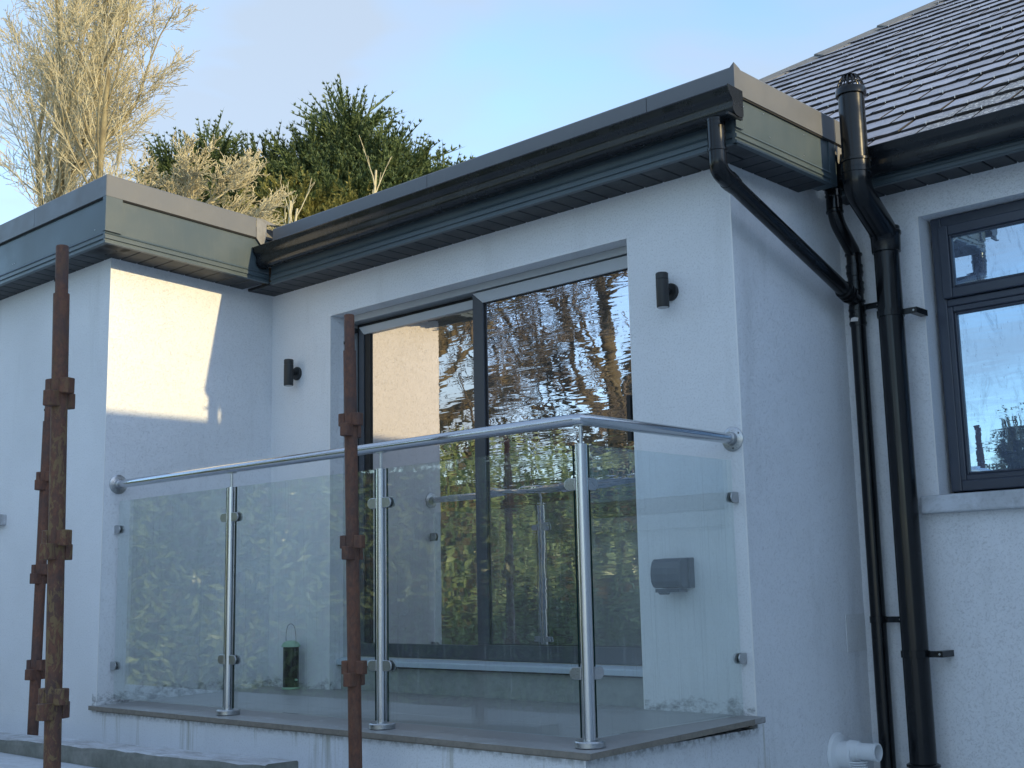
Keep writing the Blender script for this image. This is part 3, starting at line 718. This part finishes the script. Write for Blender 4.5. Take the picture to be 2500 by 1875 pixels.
for i in range(150):
    s = .4+i*.05; p = h0+hd*s+hs_*.128+hn*-.052
    if i % 2: m.box(p.x-.01, p.x+.012, p.y-.01, p.y+.01, p.z-.012, p.z+.012)
m.part('comb_strip', M_dark, roof)
# eave of the house
MB().box(.60, 4.2, .722, .744, 2.222, 2.355).part('fascia', M_fascia, hs)
MB().box(.60, 4.2, .716, .7215, 2.226, 2.236).box(.60, 4.2, .716, .7215, 2.246, 2.258).box(.60,4.2,.717,.7215,2.262,2.268).part('fascia_moulding', M_fascia, hs)
boards('soffit_board', hs, 'x', .60, 2.0, .744, yD-.001, 2.232)
MB().box(.60, 4.2, .744, yD-.001, 2.2415, 2.25).box(2.0,4.2,.745,yD-.001,2.232,2.241).part('soffit_backing', M_joint, hs)
gE = gutter(hs, .650, 4.2, .716, 2.366, [(.650, -1)])
MB().add([rp(.6,-.015,.0),rp(4,-.015,.0),rp(4,.06,.004),rp(.6,.06,.004)],[(0,1,2,3)]).part('eave_felt', M_dark, hs)
# broken slate bits where the flat roof meets the gutter
MB().add([(FX+.012,.575,2.405),(FX+.014,.64,2.40),(FX+.016,.66,2.355),(FX+.010,.63,2.315),(FX+.008,.60,2.33)],[(0,1,2,3,4)]).add(
    [(FX+.020,.66,2.41),(FX+.022,.72,2.40),(FX+.02,.71,2.35),(FX+.018,.67,2.345)],[(0,1,2,3)]).part('flashing', M_lead, hs)
# unseen block added to the right, its edge height set to shade the balcony
zW = 1.46+(3.9-xA)*.231
m = MB(); m.box(4.15, 8, -3.9, 1.3, GZ, zW-.12); m.part('shade_block_wall', M_wall, hs)
m = MB(); m.box(3.9, 8.2, -4.05, 1.35, zW-.20, zW).part('shade_block_eave', M_fascia, hs)
MB().add([(3.9,-4.05,zW+.001),(8.2,-4.05,zW+.001),(8.2,1.35,zW+.001),(3.9,1.35,zW+.001)],[(0,1,2,3)]).part('shade_block_roof', M_flat, hs)

# ------------------------------------------------------------------ pipes
class Rings(list):       # each collar becomes a part of its own
    def lathe(s, prof, p, d, n=24): s.append(MB().lathe(prof, p, d, n)); return s
    def part(s, name, m_, parent, **k):
        for q in s: q.part(name, m_, parent, **k)
def ring(mb, p, d, r, w_=.012, t=.004):
    return mb.lathe([(r,-w_/2),(r+t,-w_/2+.002),(r+t,w_/2-.002),(r,w_/2)], p, d, 24)
# 1 vent stack / soil pipe
vt = thing('soil_vent_pipe', (.84,.80,GZ), 'thick black soil pipe with offset bend and caged vent cap above the gutter', 'pipe')
r1 = .056
up = (.848,.545); lo = (.836,.80)
MB().tube([(*up,2.275),(*up,2.600)], r1, 32).part('upper_pipe', M_pipe, vt, smooth=True)
bend = fillet([(*up,2.285),(*up,2.165),(.838,.775,2.035),(lo[0],lo[1],1.985)], .09, 7)
MB().tube(bend, r1+.004, 28).part('offset_bend', M_pipe, vt, smooth=True)
m = Rings()
for z, t_ in ((2.292,.012),(2.262,.007),(2.243,.007)): ring(m, (*up,z), (0,0,1), r1, .014, t_)
m.lathe([(r1+.004,0),(r1+.006,.002),(r1+.006,.06),(r1+.004,.062)], (*up,2.235), (0,0,1), 28)
m.part('socket_collar', M_pipe, vt, smooth=True)
m = MB(); m.lathe([(r1,0),(r1+.006,.003),(r1+.008,.075),(r1+.013,.082),(r1+.013,.094),(r1+.008,.10),(r1+.008,.115),(r1+.002,.118)], (*lo,1.935), (0,0,1), 28)
m.part('socket_collar', M_pipe, vt, smooth=True)
MB().tube([(*lo,GZ),(lo[0],lo[1],1.985)], r1-.0015, 32).part('lower_pipe', M_pipe, vt, smooth=True)
m = Rings(); m.lathe([(r1,0),(r1+.013,.004),(r1+.013,.016),(r1+.005,.02),(r1+.005,.10)], (*lo,-.36), (0,0,1), 28); m.lathe([(r1+.004,0),(r1+.012,.006),(r1+.012,.014),(r1+.002,.02)], (*lo,-.262), (0,0,1), 28); m.part('socket_collar', M_pipe, vt, smooth=True)
def bracket(parent, c, r, z, wx, name='bracket'):
    b = MB(); b.lathe([(r,-.015),(r+.0035,-.014),(r+.0035,.014),(r,.015)], (c[0],c[1],z), (0,0,1), 28)
    b.box(c[0]+r-.004, wx, c[1]+.0, c[1]+.006, z-.013, z+.013)
    b.box(wx-.032, wx, c[1]+.006, yD-.001, z-.013, z+.013)
    o = b.part(name, M_pipe, parent, smooth=False)
    MB().lathe([(.005,0),(.004,.002)], (wx-.014,c[1]-.0005,z), (0,-1,0), 10).part('screw', M_clamp, o)
for z in (1.66, .20): bracket(vt, lo, r1, z, .955)
# cap
cp = MB().lathe([(r1+.002,0),(r1+.010,.002),(r1+.010,.028),(r1+.006,.034)], (*up,2.588), (0,0,1), 32).part('vent_cap', M_pipe, vt, smooth=True)
for i in range(14):
    t_ = 2*math.pi*i/14
    pts = [(up[0]+rr*math.cos(t_), up[1]+rr*math.sin(t_), z) for rr, z in ((r1+.004,2.618),(r1-.002,2.64),(r1-.010,2.662),(.030,2.682))]
    MB().tube(pts, .0032, 6).part('cage_bar', M_pipe, cp)
m = MB(); m.lathe([(.030,0),(.036,.004),(.02,.009),(0,.010)], (*up,2.678), (0,0,1), 20)
pts = [(up[0]+(r1-.002)*math.cos(2*math.pi*i/20), up[1]+(r1-.002)*math.sin(2*math.pi*i/20), 2.645) for i in range(21)]
m.tube(pts, .003, 6, False); m.part('cage_top', M_pipe, cp, smooth=True)

# 2 thin downpipe from the house gutter
dp = thing('rainwater_downpipe', (.65,.86,GZ), 'thin black downpipe in the corner, joined by the slanting pipe at a branch', 'pipe')
r2 = .033; c2 = (.650,.855); t2 = (.668,.672)
MB().box(.632, .706, .628, .716, 2.235, 2.275).lathe([(.036,0),(.036,.05)], (*t2,2.20), (0,0,1), 24).part('gutter_outlet', M_pipe, dp, bevel=.004)
bend2 = fillet([(*t2,2.24),(*t2,2.10),(c2[0],c2[1],1.985),(c2[0],c2[1],1.93)], .06, 6)
MB().tube(bend2, r2, 24).part('offset_bend', M_pipe, dp, smooth=True)
MB().tube([(*c2,GZ),(*c2,1.95)], r2, 24).part('lower_pipe', M_pipe, dp, smooth=True)
m = Rings()
ring(m, (*t2,2.17), (0,0,1), r2, .05, .003); ring(m, (*t2,2.135), (0,0,1), r2, .012, .006)
for z in (2.02,1.965,1.935,1.885,1.855,1.80,1.762,1.735,1.70): ring(m, (c2[0],c2[1],z-.045), (0,0,1), r2, .012, .006)
for a, b in ((1.87,1.93),(1.79,1.85),(1.64,1.72)): m.lathe([(r2,0),(r2+.0035,.003),(r2+.0035,b-a-.003),(r2,b-a)], (*c2,a), (0,0,1), 24)
m.part('socket_collar', M_pipe, dp, smooth=True)
m = MB(); m.add([(c2[0]-.016,c2[1]-r2-.0105,1.660),(c2[0]+.020,c2[1]-r2-.008,1.657),(c2[0]+.023,c2[1]-r2-.007,1.672),(c2[0]+.008,c2[1]-r2-.0105,1.678),(c2[0]-.010,c2[1]-r2-.0105,1.675)],[(0,1,2,3,4)]); m.part('sealant_smear', M_putty, dp)
for z in (1.755, .37): bracket(dp, c2, r2, z-.03, .765)
# 3 slanting pipe from extension gutter
sp = thing('slanting_downpipe', (.665,.3,2.0), 'black downpipe slanting along the side wall from the extension gutter to the corner', 'pipe')
ot = (.668,-.252)
MB().tube([(*ot,2.185),(*ot,2.318)], .036, 26).part('outlet_pipe', M_pipe, sp, smooth=True)
d0 = Vector((ot[0],ot[1],2.108)); d1 = Vector((.650,.835,1.762))
bd = fillet([(*ot,2.20), tuple(d0), tuple(d0+(d1-d0).normalized()*.12)], .07, 8)
MB().tube(bd, .0365, 26).part('elbow', M_pipe, sp, smooth=True)
MB().tube([d0+(d1-d0).normalized()*.06, d1], .033, 26).part('slanting_pipe', M_pipe, sp, smooth=True)
dd = (d1-d0).normalized(); m = Rings()
for q, w_, t_ in ((.085,.03,.005),): ring(m, d0+dd*q, dd, .034, w_, t_)
ring(m, (*ot,2.19), (0,0,1), .036, .014, .004); ring(m, (*ot,2.312), (0,0,1), .034, .014, .003)
L3 = (d1-d0).length
for q in (.10, .075, .05): ring(m, d0+dd*(L3-q), dd, .033, .012, .008)
m.part('socket_collar', M_pipe, sp, smooth=True)

# ------------------------------------------------------------------ scaffold uprights
def pole(P0, P1, nodes, ztop, spig, r, mt, label, rot):
    """P0, P1: points at z0 (base) and z1; nodes: heights of the bracket rings"""
    P0 = Vector(P0); P1 = Vector(P1); d = (P1-P0).normalized()
    at = lambda z: P0+d*((z-P0.z)/d.z)
    t = thing('scaffold_upright', tuple(P0), label, 'scaffold pole', 'rusty scaffold uprights')
    MB().tube([at(P0.z), at(spig)], r, 24).part('tube', mt, t, smooth=True)
    sg = MB().tube([at(spig-.004), at(ztop-.003), at(ztop)], [r*.80, r*.80, r*.74], 24).part('spigot', mt, t, smooth=True)
    q = at(ztop-.11); v = Vector((math.cos(rot-2.4), math.sin(rot-2.4), 0))
    MB().lathe([(.006,0),(.006,.003)], q+v*(r*.785), v, 12).part('pin_hole', M_dark, sg)
    for z in nodes:
        c = at(z)
        for j in range(4):
            a = rot+j*math.pi/2; u = Vector((math.cos(a), math.sin(a), 0)); n = Vector((-u.y, u.x, 0))
            h = .027 if j % 2 == 0 else -.014     # staggered pairs
            w0, w1, ln = .021, .017, .030 if j % 2 else .022
            z0, z1 = c.z+h-.024, c.z+h+.024
            vs = []
            for zz in (z0, z1):
                for p, w_ in ((r-.008, w0), (r+ln*.6, w1+.002), (r+ln, w1-.003)):
                    vs += [c+u*p+n*w_, c+u*p-n*w_]
            vs = [(v_.x, v_.y, (z0 if i < 6 else z1)) for i, v_ in enumerate(vs)]
            loop = [0,2,4,5,3,1]
            MB().add(vs, [tuple(loop)[::-1], tuple(6+i for i in loop)]+[(loop[i], loop[(i+1)%6], 6+loop[(i+1)%6], 6+loop[i]) for i in range(6)]).part('bracket_cup', mt, t, bevel=.003)
    return t
pole((-.292,-2.425,-.149), (-.335,-2.438,1.55), [1.118,.655,.192], 1.592, 1.437, .0245, M_rust1, 'nearest scaffold upright, rusty with flaking ochre paint, in front of the left wall', .35)
pole((-.317,-1.268,-.319), (-.343,-1.280,1.50), [1.115,.660,.208], 1.545, 1.405, .0245, M_rust2, 'dark rusty scaffold upright standing in front of the patio door and handrail', .35)
pole((-2.351,-1.486,-.319), (-2.340,-1.475,1.4), [1.045,.612,.178], 1.50, 1.335, .0245, M_rust3, 'furthest scaffold upright, thin and brown, half behind the ochre-flaked one', .35)

# ------------------------------------------------------------------ trees
def tubes_mesh(name, lines, mats, off, sides=4):
    V = []; Fq = []; base = 0
    for pts, rs in lines:
        n = len(pts); k = 6 if rs[0] > .05 else (4 if rs[0] > .012 else 3)
        P = np.array(pts); Rr = np.array(rs)
        T = np.gradient(P, axis=0); T /= np.linalg.norm(T, axis=1, keepdims=True)+1e-9
        ref = np.array([.3,.9,.2]) if abs(T[0][2]) > .8 else np.array([0,0,1.])
        E1 = np.cross(T, ref); E1 /= np.linalg.norm(E1, axis=1, keepdims=True)+1e-9; E2 = np.cross(T, E1)
        a = np.arange(k)*2*math.pi/k
        ringv = P[:,None,:]+Rr[:,None,None]*(E1[:,None,:]*np.cos(a)[None,:,None]+E2[:,None,:]*np.sin(a)[None,:,None])
        V.append(ringv.reshape(-1,3))
        i = np.arange(n-1)[:,None]*k; j = np.arange(k)[None,:]; j2 = (j+1) % k
        q = np.stack([i+j, i+j2, i+k+j2, i+k+j], -1).reshape(-1,4)+base
        Fq.append(q); base += n*k
    V = np.concatenate(V)-np.array(off); Fq = np.concatenate(Fq)
    me = bpy.data.meshes.new(name); nf = len(Fq)
    me.vertices.add(len(V)); me.vertices.foreach_set('co', V.ravel().astype('f4'))
    me.loops.add(nf*4); me.loops.foreach_set('vertex_index', Fq.ravel().astype('i4'))
    me.polygons.add(nf); me.polygons.foreach_set('loop_start', (np.arange(nf)*4).astype('i4'))
    try: me.polygons.foreach_set('loop_total', np.full(nf, 4, 'i4'))
    except Exception: pass
    me.update(calc_edges=True); me.validate()
    for m_ in mats: me.materials.append(m_)
    me.polygons.foreach_set('use_smooth', [True]*len(me.polygons))
    return me
def grow(r_, out, p, d, length, r, lvl, cfg):
    n = max(4, int(length/cfg['seg'])) if lvl < cfg['lv'] else 4
    step = length/n; pts = [p.copy()]; rs = [r]; dirs = [d.copy()]
    for i in range(n):
        w_ = cfg['wig']*(1 if lvl else .35)
        d = d+np.array([r_.gauss(0,w_), r_.gauss(0,w_), r_.gauss(0,w_*.7)+cfg['trop'][lvl]]); d /= np.linalg.norm(d)
        p = p+d*step; pts.append(p.copy()); rs.append(max(cfg['rmin'], r*(1-.80*(i+1)/n)) if lvl else max(cfg['rmin'], r*(1-.55*(i+1)/n))); dirs.append(d.copy())
    out[min(lvl, 2)].append((pts, rs))
    if lvl >= cfg['lv']: return
    nc = cfg['n'][lvl]; t0 = cfg['t0'][lvl]
    for c in range(nc):
        t = t0+(1-t0)*((c+r_.random())/nc); i = min(n-1, int(t*n)); q = pts[i]+(pts[i+1]-pts[i])*(t*n-i if i < n else 0)
        dr = dirs[i]; u = np.cross(dr, [r_.gauss(0,1), r_.gauss(0,1), r_.gauss(0,1)]); u /= np.linalg.norm(u)+1e-9
        if 'lean' in cfg: u = u+np.array(cfg['lean'])*cfg['leanw']; u /= np.linalg.norm(u)
        an = cfg['ang'][lvl]*r_.uniform(.7,1.3); nd = dr*math.cos(an)+u*math.sin(an)
        ln = length*cfg['len'][lvl]*(1-.45*t)*r_.uniform(.7,1.25)
        grow(r_, out, q, nd, ln, max(cfg['rmin'], rs[i]*cfg['rr'][lvl]), lvl+1, cfg)
def bare_tree(name, base, height, r0, seed, cfg, mats, label, cat='tree', group=None, lean=(0,0,1)):
    r_ = random.Random(seed); out = [[], [], []]
    d = np.array(lean, float); d /= np.linalg.norm(d)
    grow(r_, out, np.array(base, float), d, height, r0, 0, cfg)
    t = thing(name, base, label, cat, group)
    for nm, ls, mt in (('trunk', out[0], mats[0]), ('limbs', out[1], mats[0]), ('twigs', out[2], mats[1])):
        if ls:
            ob = bpy.data.objects.new(nm, tubes_mesh(nm, ls, [mt], base)); col.objects.link(ob); ob.parent = t; ORG[ob] = ORG[t]
            if nm == 'twigs': ob['kind'] = 'stuff'
    return t
cfg1 = dict(seg=.28, wig=.12, rmin=.0048, lv=4, trop=[0,.07,.09,.07,.05], n=[11,22,14,5], t0=[.74,.05,.10,.15], ang=[.42,.55,.6,.7],
            len=[1.0,.33,.45,.5], rr=[.50,.34,.5,.6])
bare_tree('bare_tree', (-15.50,4.52,GZ), 8.9, .19, 5, cfg1, (M_bark, M_twig), 'tall leafless tree with upswept pale branches above the left flat roof')
cfg2 = dict(seg=.15, wig=.19, rmin=.0058, lv=4, trop=[0,.06,.06,.06,.04], n=[22,18,9,4], t0=[.62,.12,.1,.15], ang=[1.0,.65,.6,.6],
            len=[.26,.48,.5,.5], rr=[.3,.5,.55,.65], lean=(.73,.68,.1), leanw=.35)
bare_tree('twiggy_tree', (-12.55,3.35,GZ), 7.5, .13, 11, cfg2, (M_twig, M_twig), 'dense straw-coloured leafless bush leaning right between the tall bare tree and the conifers', 'tree', lean=(.03,.03,1))
cfg5 = dict(seg=.3, wig=.07, rmin=.0045, lv=3, trop=[0,.10,.08,.05], n=[12,9,5], t0=[.62,.1,.15], ang=[.5,.4,.5], len=[.36,.4,.4], rr=[.4,.5,.6])
bare_tree('bare_tree', (-13.9,5.2,GZ), 9.6, .10, 17, cfg5, (M_bark, M_twig), 'slender wispy leafless tree whose thin shoots rise between the tall bare tree and the conifers')

def quads_obj(name, V, nper, mats, off):
    me = bpy.data.meshes.new(name); V = V-np.array(off); nv = len(V); nf = nv//nper
    me.vertices.add(nv); me.vertices.foreach_set('co', V.ravel().astype('f4'))
    me.loops.add(nv); me.loops.foreach_set('vertex_index', np.arange(nv, dtype='i4'))
    me.polygons.add(nf); me.polygons.foreach_set('loop_start', (np.arange(nf)*nper).astype('i4'))
    try: me.polygons.foreach_set('loop_total', np.full(nf, nper, 'i4'))
    except Exception: pass
    me.update(calc_edges=True)
    for m_ in mats: me.materials.append(m_)
    return bpy.data.objects.new(name, me)
rg = np.random.default_rng(4)
def plume_lib(nv=8):
    lib = []
    for _ in range(nv):
        T = []; n = 13; bx, by = rg.normal(0,.12,2)
        for i in range(n):
            t = i/(n-1); base = np.array([bx*t*t*2, by*t*t*2, t])
            for s in range(5):
                a = rg.uniform(0, 2*math.pi); L_ = (.20*(1-t)**.8+.05)*rg.uniform(.6,1.2)
                out_ = np.array([math.cos(a), math.sin(a), 0])
                tip = base+out_*L_*.55+np.array([0,0,L_*.95])
                mid = base+(tip-base)*.35; w_ = np.cross(tip-base, [rg.normal(), rg.normal(), rg.normal()]); w_ /= np.linalg.norm(w_)+1e-9; w_ *= .011+.008*rg.random()
                T += [base, mid+w_, mid-w_]; T += [mid-w_, mid+w_, tip]
                b2 = base+(tip-base)*rg.uniform(.25,.7); dv = (tip-base)/np.linalg.norm(tip-base)+rg.normal(0,.4,3); dv /= np.linalg.norm(dv)
                t2_ = b2+dv*L_*.5; w2 = np.cross(dv, rg.normal(0,1,3)); w2 /= np.linalg.norm(w2)+1e-9; w2 *= .010
                T += [b2-w2, b2+w2, t2_]
        for a in range(3):
            w_ = np.array([math.cos(a*1.05), math.sin(a*1.05), 0])*.028
            for q0, q1 in ((0,.35),(.35,.7),(.7,1.08)):
                b0 = np.array([bx*q0*q0*2, by*q0*q0*2, q0]); b1 = np.array([bx*q1*q1*2, by*q1*q1*2, q1])
                T += [b0+w_*(1-q0*.6), b0-w_*(1-q0*.6), b1]
        lib.append(np.array(T))
    return lib
PL = plume_lib()
def conifer(name, base, lumps, nplume, size, mt, label, seed, cat='tree', group=None, up=.55, trunk=True, top=None):
    r_ = np.random.default_rng(seed); out_ = []
    W_ = np.array([l[3]*l[4]*1. for l in lumps]); W_ = W_/W_.sum()
    for k_ in range(nplume):
        l = lumps[r_.choice(len(lumps), p=W_)]; c = np.array(l[:3]); rh, rv = l[3], l[4]
        u = r_.normal(0, 1, 3); u /= np.linalg.norm(u); f = r_.uniform(.35, 1)**.4
        p = c+u*np.array([rh, rh, rv])*f
        d = u*np.array([1,1,.6])+np.array([0,0,up])+r_.normal(0,.22,3); d /= np.linalg.norm(d)
        s = size*r_.uniform(.6,1.25)
        e1 = np.cross(d, r_.normal(0,1,3)); e1 /= np.linalg.norm(e1); e2 = np.cross(d, e1)
        m3 = np.stack([e1, e2, d], 0)*s
        out_.append(PL[r_.integers(len(PL))] @ m3 + p - d*s*.4)
    t = thing(name, base, label, cat, group)
    ob = quads_obj('crown', np.concatenate(out_), 3, [mt], base); col.objects.link(ob); ob.parent = t; ORG[ob] = ORG[t]
    if trunk:
        zt = top or max(l[2] for l in lumps)
        MB().tube([base, (base[0]+.1,base[1],(base[2]+zt)/2), (base[0],base[1]+.1,zt)], [.3,.22,.06], 8).part('trunk', M_bark2, t)
    return t
def at(u, v, d):   # a point d metres in front of the picture plane; used only to lay out the distant row of trees
    return Vector((3.25,-4.2237,.4994))+(F+R2*((u-1250)/3024.4)-U2*((v-937.5)/3024.4))*d
c1 = (-15.9,12.0)
CY = []
conifer('cypress_tree', (-16.0,11.7,GZ), [(-16.05,11.55,9.5,.4,.8),(-16.5,11.1,8.7,.7,.8),(-15.6,12.1,8.6,.9,.8),(-14.9,12.8,8.25,.75,.6),(-16.1,11.5,7.7,1.7,1.0),(-14.4,13.3,7.75,.7,.5),(-17.0,10.6,8.4,.5,.6)],
        2700, 1.25, M_cyp, 'big dark green cypress with spiky crown, tallest of the conifers', 21)
conifer('cypress_tree', (-18.0,9.7,GZ), [(-18.1,9.6,9.1,.3,.6),(-18.5,9.2,8.7,.5,.7),(-17.3,10.4,8.7,.6,.6),(-17.7,9.9,7.8,1.2,.9)],
        1300, 1.05, M_cyp, 'lower dark cypress left of the tallest conifer, behind the straw-coloured twigs', 22)
conifer('cypress_tree', (-14.9,10.9,GZ), [(-15.3,10.5,7.2,1.3,.8),(-15.9,9.8,7.4,1.1,.8),(-14.2,11.8,6.9,1.3,.7),(-13.5,12.6,7.0,1.0,.6),(-14.9,11.0,6.2,1.8,.8)],
        1900, .85, M_cyp2, 'yellow-green conifer growth low in front of the tall cypress, just above the gutter', 23, up=.35)
cfg3 = dict(seg=.25, wig=.09, rmin=.006, lv=2, trop=[.02,.05,.04], n=[9,3], t0=[.6,.3], ang=[.35,.4], len=[.16,.4], rr=[.6,.6])
for i, (bx, by, h, lab) in enumerate(((-13.6,7.4,8.1,'thin bare sapling above the roof junction before the conifers, left of the pair'),
                                      (-13.3,7.9,7.9,'thin bare sapling above the roof junction before the conifers, right of the pair'),
                                      (-13.5,10.2,8.9,'thin bare dead stem standing up before the tallest cypress'))):
    bare_tree('bare_sapling', (bx,by,GZ), h, .05, 40+i, cfg3, (M_twig, M_twig), lab, 'sapling', 'bare saplings before the conifers')

# ------------------------------------------------------------------ the garden opposite: seen only in the glass
def leaf_wall(name, centre, L, rot, z0, z1, n, L_, W_, mt, label, cat, seed, depth=.5, bumpy=.25):
    r_ = np.random.default_rng(seed)
    x = r_.uniform(-L/2, L/2, n); z = (z1-z0)*r_.random(n)
    lump = .22*np.sin(x*2.1+1)+.16*np.sin(z*3.3+x*1.3)+.12*np.sin(x*5.1+z*4)
    y = lump*bumpy*3-r_.random(n)**1.5*depth; z += .18*np.sin(x*1.7)*z/(z1-z0)
    P = np.stack([x, y, z], 1)
    d = r_.normal(0, 1, (n,3))+np.array([.2,.5,.1]); d /= np.linalg.norm(d, axis=1, keepdims=True)
    u = np.cross(d, r_.normal(0, 1, (n,3))); u /= np.linalg.norm(u, axis=1, keepdims=True); nn = np.cross(d, u)
    s = r_.uniform(.6, 1.2, (n,1)); l = L_*s; w_ = W_*s
    a = P; b = P+d*l*.45+u*w_+nn*w_*.35; c = P+d*l; e = P+d*l*.45-u*w_+nn*w_*.35; m_ = P+d*l*.5-nn*w_*.1
    V = np.stack([a,b,m_, m_,b,c, a,m_,e, m_,c,e], 1).reshape(-1,3)
    ob = quads_obj(name, V, 3, [mt], (0,0,0)); col.objects.link(ob); ob.location = (*centre, z0); ob.rotation_euler = (0,0,rot); tag(ob, label, cat, None, 'stuff'); return ob
HR = math.atan2(-6, 8)
leaf_wall('laurel_hedge', (-8.2,-5.85), 11, HR, GZ, 2.3, 13000, .18, .032, M_laurel, 'sunlit laurel hedge mirrored in the balcony glass', 'hedge', 3, depth=.8, bumpy=.4)
leaf_wall('bramble_bank', (-9.8,-7.9), 13, HR, 0, 2.9, 14000, .16, .03, M_bram, 'brown scrub above the hedge mirrored in the patio door', 'scrub', 5, depth=1.2, bumpy=.6)
bf = MB().box(-5.4, 5.4, -.06, .06, 0, 2.7).lone('hedge_backing', M_bark2, label='dark backing added behind the laurel hedge to darken its gaps, mirrored in the glass', category='hedge backing')  # added dark sheet so the gaps between the leaves look shaded
bf.location = (-8.8,-6.65,GZ); bf.rotation_euler = (0,0,HR)
cfg4 = dict(seg=.4, wig=.13, rmin=.0065, lv=4, trop=[0,.03,.03,.03,.03], n=[13,12,8,4], t0=[.25,.15,.15,.2], ang=[.7,.6,.6,.65],
            len=[.60,.42,.42,.5], rr=[.6,.5,.5,.6])
first_t = bare_tree('garden_tree', (-12.4,-9.8,GZ), 9.5, .18, 61, cfg4, (M_bark2, M_bark3), 'spreading leafless tree mirrored in the left sash of the patio door', 'tree', 'leafless garden trees seen in the door glass')
for (x, y, rz, s, lab) in ((-10.6,-12.6,1.3,1.05,'leafless tree mirrored in the middle of the right sash'), (-12.6,-15.2,2.7,1.15,'leafless tree mirrored at the right edge of the right sash'),
                           (-16.4,-12.8,5.3,1.05,'leafless tree mirrored beside the sunlit wall in the left sash')):
    c_ = first_t.copy(); col.objects.link(c_); c_.location = (x,y,GZ); c_.rotation_euler = (0,0,rz); c_.scale = (s,s,s); c_['label'] = lab
    for ch in first_t.children:
        d_ = ch.copy(); col.objects.link(d_); d_.parent = c_
nb = thing('hedge_shade_block', (15,-9.5,GZ), 'unseen pale block added far to the right to shade the lower hedge', 'house')  # added out of view to keep the foot of the hedge in shade
MB().box(12.4, 19, -14, -4.85, GZ, 3.2).part('wall', M_wall, nb)
MB().prism([(12.1,3.2),(19.3,3.2),(15.7,5.6)], 'y', -14.3, -4.75).part('roof', M_slate_e, nb)
conifer('garden_conifer', (-4.2,-18.5,GZ), [(-4.2,-18.5,3.6,1.1,1.5),(-4.2,-18.5,2.0,1.8,1.6)], 1300, 1.0, M_cyp3, 'conifer mirrored in the lower right corner of the house window', 31)
conifer('garden_conifer', (-8.3,-24,GZ), [(-8.3,-24,2.8,.6,1.4)], 260, .8, M_cyp3, 'small far conifer mirrored low in the house window', 32)
print('slates', cnt)
